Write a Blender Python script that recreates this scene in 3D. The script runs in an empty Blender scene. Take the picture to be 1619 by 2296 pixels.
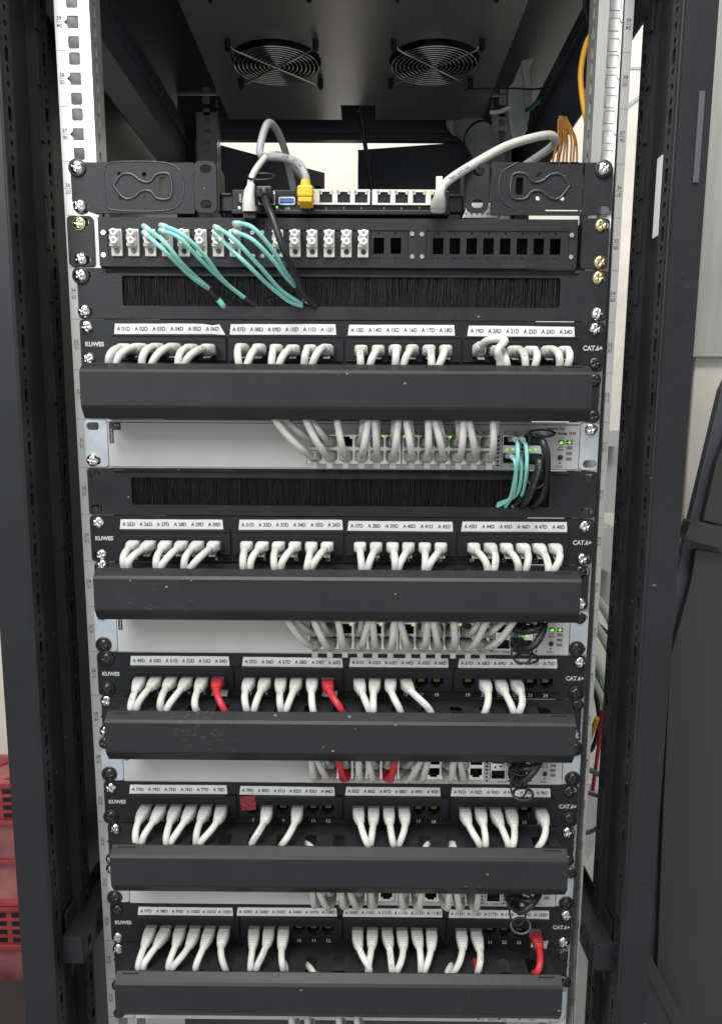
import bpy, bmesh, math, random
from mathutils import Vector, Matrix
random.seed(7)
D = bpy.data
SC = bpy.context.scene
COL = SC.collection
S = 0.001                                   # everything below is written in millimetres

# ------------------------------------------------------------------ camera model
F, CX, CY, CZ, PITCH, YAW, ROLL, PX, PY = 1767.4, 21.53, -742.04, 142.49, .17051, -.0048, -.00638, 809.5, 1280.0
def ray(X, Y):
    x = (X-PX)/F; u = (PY-Y)/F
    c, s = math.cos(ROLL), math.sin(ROLL); x, u = x*c+u*s, -x*s+u*c
    c, s = math.cos(PITCH), math.sin(PITCH); d = (x, c+u*s, -s+u*c)
    c, s = math.cos(YAW), math.sin(YAW)
    return (d[0]*c+d[1]*s, -d[0]*s+d[1]*c, d[2])
def W(X, Y, y=0.0):                         # photo point -> point at the depth y
    r = ray(X, Y); t = (y-CY)/r[1]
    return Vector((CX+t*r[0], y, CZ+t*r[2]))
def WZ(X, Y, z):
    r = ray(X, Y); t = (z-CZ)/r[2]
    return Vector((CX+t*r[0], CY+t*r[1], z))
def UZ(n): return (n-28)*44.45              # centre height of rack unit n

# ------------------------------------------------------------------ materials
def mat(name, col, rough=.5, metal=0.0, bump=0.0, bscale=300.0, var=0.0, vscale=30.0, spec=.5, emis=None, estr=0.0,
        aniso=None, trans=0.0, coat=0.0):
    m = D.materials.new(name); m.use_nodes = True
    nt = m.node_tree; b = nt.nodes['Principled BSDF']
    b.inputs['Base Color'].default_value = (*col, 1)
    b.inputs['Roughness'].default_value = rough
    b.inputs['Metallic'].default_value = metal
    b.inputs['Specular IOR Level'].default_value = spec
    if coat: b.inputs['Coat Weight'].default_value = coat
    if trans: b.inputs['Transmission Weight'].default_value = trans
    if emis:
        b.inputs['Emission Color'].default_value = (*emis, 1); b.inputs['Emission Strength'].default_value = estr
    tc = nt.nodes.new('ShaderNodeTexCoord')
    src = tc.outputs['Object']
    if aniso:
        mp = nt.nodes.new('ShaderNodeMapping'); mp.inputs['Scale'].default_value = aniso
        nt.links.new(src, mp.inputs['Vector']); src = mp.outputs['Vector']
    if bump:
        n = nt.nodes.new('ShaderNodeTexNoise'); n.inputs['Scale'].default_value = bscale; n.inputs['Detail'].default_value = 2
        bp = nt.nodes.new('ShaderNodeBump'); bp.inputs['Strength'].default_value = bump; bp.inputs['Distance'].default_value = .0006
        nt.links.new(src, n.inputs['Vector']); nt.links.new(n.outputs['Fac'], bp.inputs['Height'])
        nt.links.new(bp.outputs['Normal'], b.inputs['Normal'])
    if var:
        n = nt.nodes.new('ShaderNodeTexNoise'); n.inputs['Scale'].default_value = vscale; n.inputs['Detail'].default_value = 5
        n.inputs['Roughness'].default_value = .65
        mr = nt.nodes.new('ShaderNodeMapRange'); mr.inputs['From Min'].default_value = .3; mr.inputs['From Max'].default_value = .7
        mr.inputs['To Min'].default_value = 1-var; mr.inputs['To Max'].default_value = 1+var
        mx = nt.nodes.new('ShaderNodeMix'); mx.data_type = 'RGBA'; mx.blend_type = 'MULTIPLY'; mx.inputs['Factor'].default_value = 1
        mx.inputs[6].default_value = (*col, 1)
        nt.links.new(src, n.inputs['Vector']); nt.links.new(n.outputs['Fac'], mr.inputs['Value'])
        nt.links.new(mr.outputs['Result'], mx.inputs[7]); nt.links.new(mx.outputs[2], b.inputs['Base Color'])
        r2 = nt.nodes.new('ShaderNodeMapRange'); r2.inputs['From Min'].default_value = .3; r2.inputs['From Max'].default_value = .7
        r2.inputs['To Min'].default_value = max(.02, rough*(1-var*.6)); r2.inputs['To Max'].default_value = min(1, rough*(1+var*.6))
        nt.links.new(n.outputs['Fac'], r2.inputs['Value']); nt.links.new(r2.outputs['Result'], b.inputs['Roughness'])
    return m

def dusty(m, amount=.5, scale=55.0, col=(.45, .43, .40)):
    """a sparse scatter of dust specks and scuffs over a dark paint"""
    nt = m.node_tree; b = nt.nodes['Principled BSDF']
    tc = nt.nodes.new('ShaderNodeTexCoord')
    mp = nt.nodes.new('ShaderNodeMapping'); mp.inputs['Scale'].default_value = (1, 1, 1.6)
    oi = nt.nodes.new('ShaderNodeObjectInfo')
    ad = nt.nodes.new('ShaderNodeVectorMath'); ad.operation = 'ADD'
    nt.links.new(tc.outputs['Object'], ad.inputs[0]); nt.links.new(oi.outputs['Random'], ad.inputs[1])
    nt.links.new(ad.outputs[0], mp.inputs['Vector'])
    v = nt.nodes.new('ShaderNodeTexVoronoi'); v.inputs['Scale'].default_value = scale
    n = nt.nodes.new('ShaderNodeTexNoise'); n.inputs['Scale'].default_value = 14; n.inputs['Detail'].default_value = 4
    nt.links.new(mp.outputs['Vector'], v.inputs['Vector']); nt.links.new(mp.outputs['Vector'], n.inputs['Vector'])
    lt = nt.nodes.new('ShaderNodeMath'); lt.operation = 'LESS_THAN'; lt.inputs[1].default_value = .075
    gt = nt.nodes.new('ShaderNodeMath'); gt.operation = 'GREATER_THAN'; gt.inputs[1].default_value = .55
    mu = nt.nodes.new('ShaderNodeMath'); mu.operation = 'MULTIPLY'
    mu2 = nt.nodes.new('ShaderNodeMath'); mu2.operation = 'MULTIPLY'; mu2.inputs[1].default_value = amount
    nt.links.new(v.outputs['Distance'], lt.inputs[0]); nt.links.new(n.outputs['Fac'], gt.inputs[0])
    nt.links.new(lt.outputs[0], mu.inputs[0]); nt.links.new(gt.outputs[0], mu.inputs[1]); nt.links.new(mu.outputs[0], mu2.inputs[0])
    mx = nt.nodes.new('ShaderNodeMix'); mx.data_type = 'RGBA'
    if b.inputs['Base Color'].is_linked:
        nt.links.new(b.inputs['Base Color'].links[0].from_socket, mx.inputs[6])
    else: mx.inputs[6].default_value = b.inputs['Base Color'].default_value
    mx.inputs[7].default_value = (*col, 1)
    # short rubbed scuffs
    m3 = nt.nodes.new('ShaderNodeMapping'); m3.inputs['Scale'].default_value = (1, 1, 2.4); m3.inputs['Rotation'].default_value = (0, .5, 0)
    nt.links.new(ad.outputs[0], m3.inputs['Vector'])
    s1 = nt.nodes.new('ShaderNodeTexNoise'); s1.inputs['Scale'].default_value = 210; s1.inputs['Detail'].default_value = 3
    s2 = nt.nodes.new('ShaderNodeTexNoise'); s2.inputs['Scale'].default_value = 9; s2.inputs['Detail'].default_value = 1
    nt.links.new(m3.outputs['Vector'], s1.inputs['Vector']); nt.links.new(ad.outputs[0], s2.inputs['Vector'])
    r1 = nt.nodes.new('ShaderNodeMapRange'); r1.inputs['From Min'].default_value = .60; r1.inputs['From Max'].default_value = .68
    r2_ = nt.nodes.new('ShaderNodeMapRange'); r2_.inputs['From Min'].default_value = .62; r2_.inputs['From Max'].default_value = .72; r2_.inputs['To Max'].default_value = amount*.15
    nt.links.new(s1.outputs['Fac'], r1.inputs['Value']); nt.links.new(s2.outputs['Fac'], r2_.inputs['Value'])
    pm = nt.nodes.new('ShaderNodeMath'); pm.operation = 'MULTIPLY'; nt.links.new(r1.outputs[0], pm.inputs[0]); nt.links.new(r2_.outputs[0], pm.inputs[1])
    sm = nt.nodes.new('ShaderNodeMath'); sm.operation = 'MAXIMUM'; nt.links.new(pm.outputs[0], sm.inputs[0]); nt.links.new(mu2.outputs[0], sm.inputs[1])
    nt.links.new(sm.outputs[0], mx.inputs['Factor']); nt.links.new(mx.outputs[2], b.inputs['Base Color'])
    return m

def tint(m, amt=.10):
    """each object of this material a touch lighter, darker or yellower than the next"""
    nt = m.node_tree; b = nt.nodes['Principled BSDF']; oi = nt.nodes.new('ShaderNodeObjectInfo')
    ra = nt.nodes.new('ShaderNodeValToRGB'); e = ra.color_ramp.elements
    e[0].color = (1-amt*1.3, 1-amt*1.35, 1-amt*1.6, 1); e[1].color = (1+amt*.4, 1+amt*.4, 1+amt*.4, 1)
    mx = nt.nodes.new('ShaderNodeMix'); mx.data_type = 'RGBA'; mx.blend_type = 'MULTIPLY'; mx.inputs['Factor'].default_value = 1
    nt.links.new(oi.outputs['Random'], ra.inputs['Fac']); nt.links.new(b.inputs['Base Color'].links[0].from_socket, mx.inputs[6])
    nt.links.new(ra.outputs['Color'], mx.inputs[7]); nt.links.new(mx.outputs[2], b.inputs['Base Color'])
    return m
def smudged(m, col=(.36, .34, .30)):
    """finger smudges: a few soft grey-brown patches"""
    nt = m.node_tree; b = nt.nodes['Principled BSDF']; tc = nt.nodes.new('ShaderNodeTexCoord'); oi = nt.nodes.new('ShaderNodeObjectInfo')
    ad = nt.nodes.new('ShaderNodeVectorMath'); ad.operation = 'ADD'; nt.links.new(tc.outputs['Object'], ad.inputs[0]); nt.links.new(oi.outputs['Random'], ad.inputs[1])
    n = nt.nodes.new('ShaderNodeTexNoise'); n.inputs['Scale'].default_value = 34; n.inputs['Detail'].default_value = 3
    n2 = nt.nodes.new('ShaderNodeTexNoise'); n2.inputs['Scale'].default_value = 8
    nt.links.new(ad.outputs[0], n.inputs['Vector']); nt.links.new(ad.outputs[0], n2.inputs['Vector'])
    a1 = nt.nodes.new('ShaderNodeMapRange'); a1.inputs['From Min'].default_value = .58; a1.inputs['From Max'].default_value = .78
    a2 = nt.nodes.new('ShaderNodeMapRange'); a2.inputs['From Min'].default_value = .5; a2.inputs['From Max'].default_value = .7; a2.inputs['To Max'].default_value = .55
    nt.links.new(n.outputs['Fac'], a1.inputs['Value']); nt.links.new(n2.outputs['Fac'], a2.inputs['Value'])
    p = nt.nodes.new('ShaderNodeMath'); p.operation = 'MULTIPLY'; nt.links.new(a1.outputs[0], p.inputs[0]); nt.links.new(a2.outputs[0], p.inputs[1])
    mx = nt.nodes.new('ShaderNodeMix'); mx.data_type = 'RGBA'; nt.links.new(p.outputs[0], mx.inputs['Factor'])
    nt.links.new(b.inputs['Base Color'].links[0].from_socket, mx.inputs[6]); mx.inputs[7].default_value = (*col, 1); nt.links.new(mx.outputs[2], b.inputs['Base Color'])
    return m
M = {}
M['black'] = dusty(mat('black_powder_coat', (.023, .023, .025), .42, spec=.3, bump=.35, bscale=700, var=.18, vscale=60), .35, 45)
M['cover'] = dusty(mat('black_cover_paint', (.024, .0242, .026), .40, spec=.32, bump=.22, bscale=900, var=.12, vscale=25), .55, 60)
M['post'] = dusty(mat('post_black_paint', (.017, .0173, .0195), .42, spec=.35, bump=.18, bscale=800, var=.2, vscale=10), .22, 40)
M['side'] = mat('hazed_black_paint', (.060, .064, .078), .42, var=.2, vscale=6)  # black paint with a blue-grey haze put into its colour
M['plast'] = mat('black_plastic', (.014, .0145, .016), .40, spec=.35, var=.12, vscale=50)
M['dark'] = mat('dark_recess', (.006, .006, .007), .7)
M['roof'] = mat('roof_dark_sheet', (.125, .125, .12), .33, metal=.0, spec=1.0, var=.12, vscale=9, aniso=(1, 6, 1))
M['roof'].node_tree.nodes['Principled BSDF'].inputs['IOR'].default_value = 2.1
M['zinc'] = mat('zinc_rail', (.50, .495, .475), .31, metal=.42, var=.16, vscale=14, aniso=(1, 1, .25))
M['flange'] = mat('lit_zinc_flange', (.86, .86, .84), .34, metal=.2, var=.12, vscale=30, aniso=(1, 1, .3))  # rail zinc made paler, the light on it put into the colour
M['ear'] = mat('zinc_plated_ear', (.60, .66, .71), .33, metal=.45, var=.22, vscale=22)
M['white'] = mat('white_painted_steel', (.62, .61, .585), .42, bump=.05, bscale=900, var=.04, vscale=12)
M['paper'] = mat('white_label_paper', (.84, .84, .82), .6, var=.03, vscale=60)
M['ink'] = mat('black_ink', (.035, .035, .038), .6)
M['greyink'] = mat('grey_ink', (.20, .20, .20), .6)
M['lightink'] = mat('white_ink', (.62, .62, .62), .55)
M['cable'] = mat('ivory_cable_jacket', (.70, .69, .645), .42, var=.04, vscale=40, bump=.12, bscale=160)
M['boot'] = mat('ivory_boot', (.68, .67, .63), .48, var=.05, vscale=70)
M['shaded_gcable'] = mat('shade_grey_jacket', (.60, .59, .54), .45, var=.04, vscale=40, bump=.12, bscale=160)  # ivory jacket of the switch cords, shade put into a greyer colour
M['shaded_gboot'] = mat('shade_grey_boot', (.56, .55, .505), .5, var=.06, vscale=70)  # same ivory boot, darkened by shade put into its colour
M['greycord'] = mat('mid_grey_jacket', (.36, .36, .36), .45, var=.04, vscale=40)
M['clear'] = mat('clear_plug', (.24, .24, .23), .18, spec=.7)
M['red'] = mat('red_jacket', (.56, .03, .04), .42, var=.10, vscale=40)
M['yellow'] = mat('yellow_boot', (.80, .50, .02), .4)
M['aqua'] = mat('aqua_fibre_jacket', (.27, .68, .60), .42, var=.04, vscale=60)
M['orange'] = mat('orange_fibre', (.86, .45, .02), .45)
M['brownor'] = mat('amber_fibre', (.68, .30, .035), .5)
M['rubber'] = mat('black_rubber', (.016, .016, .018), .38)
M['chrome'] = mat('chrome', (.78, .77, .74), .14, metal=1, bump=.12, bscale=260)
M['gold'] = mat('yellow_zinc', (.80, .66, .36), .20, metal=1, var=.25, vscale=160)
M['bright'] = mat('bright_zinc', (.78, .78, .75), .24, metal=1, var=.2, vscale=160)
M['blackscrew'] = mat('black_oxide_screw', (.030, .029, .028), .26, metal=.3, spec=.7)
M['adapter'] = mat('white_adapter_plastic', (.76, .75, .70), .45)
M['gold_contact'] = mat('contact_gold', (.20, .15, .03), .45, metal=.3)
M['usb'] = mat('usb_blue', (.03, .16, .62), .4)
M['wall'] = mat('painted_wall', (.72, .685, .60), .85, var=.17, vscale=4.5)
M['floor'] = mat('grey_floor', (.25, .25, .25), .7, var=.15, vscale=3)
M['galv'] = mat('galvanised_sheet', (.43, .43, .405), .55, metal=.1, var=.5, vscale=9, aniso=(1, 1, .14))
M['crate'] = mat('red_crate_plastic', (.33, .045, .05), .5, var=.35, vscale=9)
M['pinkfade'] = mat('faded_crate_panel', (.34, .12, .115), .6, var=.4, vscale=11)
M['conduit'] = mat('grey_pvc', (.42, .43, .44), .42, var=.1, vscale=20)
M['trunk'] = mat('white_pvc_trunking', (.80, .80, .78), .5, var=.1, vscale=14)
M['led_g'] = mat('green_led', (.1, .5, .02), .4, emis=(.22, 1.0, .02), estr=1.0)
M['led_y'] = mat('amber_led_window', (.50, .46, .10), .4)
M['led_gw'] = mat('green_led_window', (.20, .38, .16), .4)
M['led_b'] = mat('blue_led', (.1, .2, .8), .4, emis=(.25, .45, 1.0), estr=6)
M['tape'] = mat('red_tape', (.30, .035, .048), .35, bump=.9, bscale=120)
M['green'] = mat('green_jacket', (.015, .12, .08), .45)
M['bag'] = mat('white_plastic_bag', (.75, .75, .74), .35, bump=.5, bscale=60)
M['bristle'] = mat('black_bristle', (.016, .016, .018), .35)
M['cabinet'] = mat('dark_grey_cabinet', (.036, .036, .033), .42, var=.15, vscale=4)
M['clearring'] = mat('smoky_clear_plastic', (.07, .07, .07), .22)
M['edge'] = mat('glossy_black_edge', (.035, .036, .038), .24, spec=.7)  # lighter, glossier black for the embossed outlines
M['bar'] = mat('grey_bar', (.085, .085, .088), .45)
M['frost'] = mat('milky_film', (.55, .56, .56), .3, trans=.2)

for k_ in ('cable', 'boot', 'shaded_gcable', 'shaded_gboot'): tint(M[k_])
smudged(M['white']); smudged(M['wall'], (.45, .42, .34))
# ------------------------------------------------------------------ mesh builder
class MB:
    def __init__(s): s.v = []; s.f = []; s.sm = []; s.mi = []; s.cur = 0
    def add(s, vs, fs, smooth=False):
        o = len(s.v); s.v += [tuple(p) for p in vs]
        for f in fs:
            s.f.append([i+o for i in f]); s.sm.append(smooth); s.mi.append(s.cur)
        return s
    def box(s, x0, x1, y0, y1, z0, z1):
        vs = [(x, y, z) for z in (z0, z1) for y in (y0, y1) for x in (x0, x1)]
        return s.add(vs, [(0, 2, 3, 1), (4, 5, 7, 6), (0, 1, 5, 4), (2, 6, 7, 3), (0, 4, 6, 2), (1, 3, 7, 5)])
    def prism(s, poly, axis, a, b):          # polygon in the two other axes, extruded along axis
        n = len(poly)
        def P(p, t): return {'x': (t, p[0], p[1]), 'y': (p[0], t, p[1]), 'z': (p[0], p[1], t)}[axis]
        vs = [P(p, a) for p in poly]+[P(p, b) for p in poly]
        fs = [(i, (i+1) % n, n+(i+1) % n, n+i) for i in range(n)]
        s.add(vs, fs); s.add(vs[:n], [list(range(n))[::-1]]); s.add(vs[n:], [list(range(n))])
        return s
    def cyl(s, c, axis, r, a, b, n=20, r2=None):
        r2 = r if r2 is None else r2
        pts = [(math.cos(2*math.pi*i/n), math.sin(2*math.pi*i/n)) for i in range(n)]
        def P(p, t, q): return {'x': (t, c[0]+p[0]*q, c[1]+p[1]*q), 'y': (c[0]+p[0]*q, t, c[1]+p[1]*q), 'z': (c[0]+p[0]*q, c[1]+p[1]*q, t)}[axis]
        vs = [P(p, a, r) for p in pts]+[P(p, b, r2) for p in pts]
        s.add(vs, [(i, (i+1) % n, n+(i+1) % n, n+i) for i in range(n)], True)
        s.add(vs[:n], [list(range(n))[::-1]]); s.add(vs[n:], [list(range(n))])
        return s
    def tube(s, path, r, n=10, cap=True, sec=None, side=None):
        path = [Vector(p) for p in path]; m = len(path); rings = []
        ref = None
        L = 0.0
        for i, p in enumerate(path):
            t = (path[min(i+1, m-1)]-path[max(i-1, 0)])
            if t.length < 1e-9: t = Vector((0, -1, 0))
            t.normalize()
            if i: L += (p-path[i-1]).length
            if side is not None: a = side-side.dot(t)*t
            elif ref is None:
                a = Vector((0, 0, 1)).cross(t)
                if a.length < .2: a = Vector((1, 0, 0))-t*t.x
            else: a = ref-ref.dot(t)*t
            if a.length < 1e-6: a = Vector((1, 0, 0))
            a.normalize(); ref = a; b = t.cross(a)
            ring = []
            for k in range(n):
                th = 2*math.pi*k/n
                if sec:
                    hw, hh, e = sec(L); c_, s_ = math.cos(th), math.sin(th)
                    q = (abs(c_)**e+abs(s_)**e)**(-1/e)
                    ring.append(p+a*(hw*q*c_)+b*(hh*q*s_))
                else:
                    rr = r(L) if callable(r) else r
                    ring.append(p+a*(rr*math.cos(th))+b*(rr*math.sin(th)))
            rings.append(ring)
        vs = [q for ring in rings for q in ring]
        fs = [(i*n+k, i*n+(k+1) % n, (i+1)*n+(k+1) % n, (i+1)*n+k) for i in range(m-1) for k in range(n)]
        s.add(vs, fs, True)
        if cap:
            s.add(rings[0], [list(range(n))[::-1]]); s.add(rings[-1], [list(range(n))])
        return s
    def shear(s, fn): s.v = [fn(p) for p in s.v]; return s
    def mesh(s, name, *mats):
        me = D.meshes.new(name)
        me.from_pydata([(x*S, y*S, z*S) for x, y, z in s.v], [], s.f)
        me.polygons.foreach_set('use_smooth', s.sm)
        for m in mats: me.materials.append(M[m] if isinstance(m, str) else m)
        me.polygons.foreach_set('material_index', s.mi)
        me.update()
        return me
    def build(s, name, m, parent=None, loc=None, bevel=0, seg=2):
        ms = m if isinstance(m, (list, tuple)) else [m]
        return link(name, s.mesh(name, *ms), parent, loc, bevel, seg)

def link(name, me, parent=None, loc=None, bevel=0, seg=2):
    o = D.objects.new(name, me); COL.objects.link(o)
    if loc is not None: o.location = Vector(loc)*S
    if parent is not None: o.parent = parent
    if bevel:
        b = o.modifiers.new('bevel', 'BEVEL'); b.width = bevel*S; b.segments = seg; b.limit_method = 'ANGLE'; b.angle_limit = math.radians(40)
        b.harden_normals = False
    return o
def root(name, label, cat, loc=(0, 0, 0), group=None):
    o = D.objects.new(name, None); COL.objects.link(o); o.location = Vector(loc)*S; o.empty_display_size = .01
    return tag(o, label, cat, group)
def tag(o, label=None, cat=None, group=None, kind=None):
    if label: o['label'] = label
    if cat: o['category'] = cat
    if group: o['group'] = group
    if kind: o['kind'] = kind
    return o

# 2-D outlines, plates with real holes
def rrect(cx, cy, w, h, r=1.0, n=4):
    r = min(r, w/2-.01, h/2-.01); pts = []
    for (sx, sy, a0) in ((1, 1, 0), (-1, 1, 90), (-1, -1, 180), (1, -1, 270)):
        for k in range(n+1):
            a = math.radians(a0+90*k/n); pts.append((cx+sx*(w/2-r)+r*math.cos(a), cy+sy*(h/2-r)+r*math.sin(a)))
    return pts
def circ(cx, cy, r, n=14): return [(cx+r*math.cos(2*math.pi*i/n), cy+r*math.sin(2*math.pi*i/n)) for i in range(n)]
def plate(mb, outline, holes, plane, at, th):
    cu = D.curves.new('tmp', 'CURVE'); cu.dimensions = '2D'; cu.fill_mode = 'BOTH'; cu.extrude = th/2
    for poly in [outline]+list(holes):
        sp = cu.splines.new('POLY'); sp.points.add(len(poly)-1)
        for i, (x, y) in enumerate(poly): sp.points[i].co = (x, y, 0, 1)
        sp.use_cyclic_u = True
    ob = D.objects.new('tmp', cu); me = ob.to_mesh()
    vs = []
    for v in me.vertices:
        x, y, z = v.co
        if plane == 'XZ': vs.append((x, at+th/2-z, y))
        elif plane == 'YZ': vs.append((at+th/2+z, x, y))
        else: vs.append((x, y, at+th/2+z))
    mb.add(vs, [list(p.vertices) for p in me.polygons])
    ob.to_mesh_clear(); D.objects.remove(ob); D.curves.remove(cu)
    return mb
_tc = {}
def text2d(txt, bold=0.0):
    k = (txt, bold)
    if k in _tc: return _tc[k]
    cu = D.curves.new('tmp', 'FONT'); cu.body = txt; cu.size = 1.0; cu.resolution_u = 2; cu.offset = bold
    ob = D.objects.new('tmp', cu); me = ob.to_mesh()
    vs = [(v.co.x/.729, v.co.y/.729) for v in me.vertices]; fs = [list(p.vertices) for p in me.polygons]
    ob.to_mesh_clear(); D.objects.remove(ob); D.curves.remove(cu)
    _tc[k] = (vs, fs); return vs, fs
def text(mb, txt, x, z, y, h, rot=0.0, bold=0.01, sx=1.0, plane='XZ', anchor='c'):
    """letters of cap height h centred on (x, z), lying at depth y"""
    vs, fs = text2d(txt, bold)
    if not vs: return 0
    x0, x1 = min(v[0] for v in vs), max(v[0] for v in vs)
    ox = {'c': (x0+x1)/2, 'l': x0, 'r': x1}[anchor]
    c, s_ = math.cos(rot), math.sin(rot); out = []
    for vx, vy in vs:
        px, pz = (vx-ox)*h*sx, (vy-.5)*h
        px, pz = px*c-pz*s_, px*s_+pz*c
        out.append((x+px, y, z+pz))
    mb.add(out, fs); return (x1-x0)*h*sx

def bez(p0, p1, p2, p3, n=24):
    p0, p1, p2, p3 = map(Vector, (p0, p1, p2, p3)); o = []
    for i in range(n+1):
        t = i/n; o.append(p0*(1-t)**3+p1*3*t*(1-t)**2+p2*3*t*t*(1-t)+p3*t**3)
    return o
def cat(pts, n=10):
    P = [Vector(p) for p in pts]; P = [P[0]*2-P[1]]+P+[P[-1]*2-P[-2]]; o = []
    for i in range(1, len(P)-2):
        for k in range(n):
            t = k/n; a, b, c, d = P[i-1], P[i], P[i+1], P[i+2]
            o.append(.5*((2*b)+(c-a)*t+(2*a-5*b+4*c-d)*t*t+(3*b-a-3*c+d)*t**3))
    o.append(P[-2]); return o
def resample(path, step):
    out = [path[0]]; acc = 0
    for a, b in zip(path, path[1:]):
        seg = (b-a).length
        while acc+seg >= step:
            t = (step-acc)/seg; a = a.lerp(b, t); out.append(a); seg = (b-a).length; acc = 0
        acc += seg
    out.append(path[-1]); return out
def text_on_path(mb, txt, path, r, s0, h, facing=Vector((0, -1, 0)), flip=False, roll=0.0):
    """lettering wrapped on a cable"""
    vs, fs = text2d(txt, .012); L = [0]
    for a, b in zip(path, path[1:]): L.append(L[-1]+(b-a).length)
    out = []
    for vx, vy in vs:
        s_ = s0+vx*h; s_ = min(max(s_, .01), L[-1]-.02); i = 0
        while i < len(L)-2 and L[i+1] < s_: i += 1
        t = (s_-L[i])/max(1e-6, L[i+1]-L[i]); p = path[i].lerp(path[i+1], t)
        tg = (path[min(i+2, len(path)-1)]-path[max(i-1, 0)]).normalized()
        nrm = facing-facing.dot(tg)*tg; nrm.normalize(); bn = tg.cross(nrm) * (-1 if not flip else 1)
        th = (vy-.5)*h/r + roll
        out.append(p+nrm*(r+.06)*math.cos(th)+bn*(r+.06)*math.sin(th))
    mb.add(out, fs)

# ------------------------------------------------------------------ screws
def screw_mesh(name, mt, r=5.6, dome=3.2, slot_deep=1.1):
    mb = MB(); nr, na = 9, 32; vs = [(0, -dome+slot_deep, 0)]
    for i in range(1, nr+1):
        q = i/nr
        for k in range(na):
            a = 2*math.pi*k/na; x, z = r*q*math.cos(a), r*q*math.sin(a)
            y = -dome*math.sqrt(max(0, 1-(q*.97)**2))
            if q < .62 and (abs(x) < .95*(1-.35*q) or abs(z) < .95*(1-.35*q)): y += slot_deep*(1-q*.5)
            vs.append((x, y, z))
    fs = [(0, 1+(k+1) % na, 1+k) for k in range(na)]
    for i in range(nr-1):
        for k in range(na):
            a, b = 1+i*na+k, 1+i*na+(k+1) % na; fs.append((a, b, b+na, a+na))
    mb.add(vs, fs, True)
    mb.cyl((0, 0), 'y', r, -.7, .6, na)
    return mb.mesh(name, mt)
def washer_mesh():
    mb = MB(); n = 36; prof = [(4.5, -.2), (5.2, -1.5), (7.2, -1.5), (7.7, -.9), (7.7, 0)]
    vs = [(q[0]*math.cos(2*math.pi*k/n), q[1], q[0]*math.sin(2*math.pi*k/n)) for q in prof for k in range(n)]
    mb.add(vs, [(i*n+k, i*n+(k+1) % n, (i+1)*n+(k+1) % n, (i+1)*n+k) for i in range(len(prof)-1) for k in range(n)], True)
    return mb.mesh('washer', 'rubber')
SCR = {'c': screw_mesh('screw', 'chrome', 5.7, 3.8), 'g': screw_mesh('screw', 'gold', 5.5, 2.6), 'z': screw_mesh('screw', 'bright', 5.5, 2.8),
       'b': screw_mesh('screw', 'blackscrew', 5.6, 2.8), 's': screw_mesh('screw', 'chrome', 1.9, .9, .5)}
WASH = washer_mesh()
def screw(parent, kind, x, z, y=-2.0, spin=None):
    t = kind[0]
    o = link('screw', SCR[t], parent, (x, y-(1.2 if 'w' in kind else 0), z))
    o.rotation_euler = (random.uniform(-.06, .06), random.uniform(0, 1.57) if spin is None else spin, random.uniform(-.06, .06))
    if 'w' in kind:
        w = link('washer', WASH, o, (0, 1.1, 0))
    return o
def screws_at(parent, spec, y=-2.0):
    for kind, X, Y in spec:
        p = W(X, Y, y-2); screw(parent, kind, p.x, p.z, y)

XL, XR = -238.0, 236.5                       # ear edges
def ear_slots(z0, right=True, left=True, shift=0):
    h = []
    for dz in (15.9, -15.9):
        if left: h.append(rrect(-230.5+shift, z0+dz, 11, 7, 3.4))
        if right: h.append(rrect(229.5+shift, z0+dz, 11, 7, 3.4))
    return h
exec_parts = []

# ================================================================== THE RACK
rack = root('server_rack', 'black floor-standing server rack, open at the front, holding all the panels and switches', 'server rack', (0, 0, -1280))
RO = Vector((0, 0, 1280))                    # parts are written in scene millimetres; RO undoes the rack's own base
def rpart(mb, name, m, bevel=0, parent=None, label=None):
    o = mb.build(name, m, parent or rack, RO if parent is None else (0, 0, 0), bevel)
    if label: o['label'] = label
    return o
ZT, ZB = 640.0, -640.0
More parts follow.
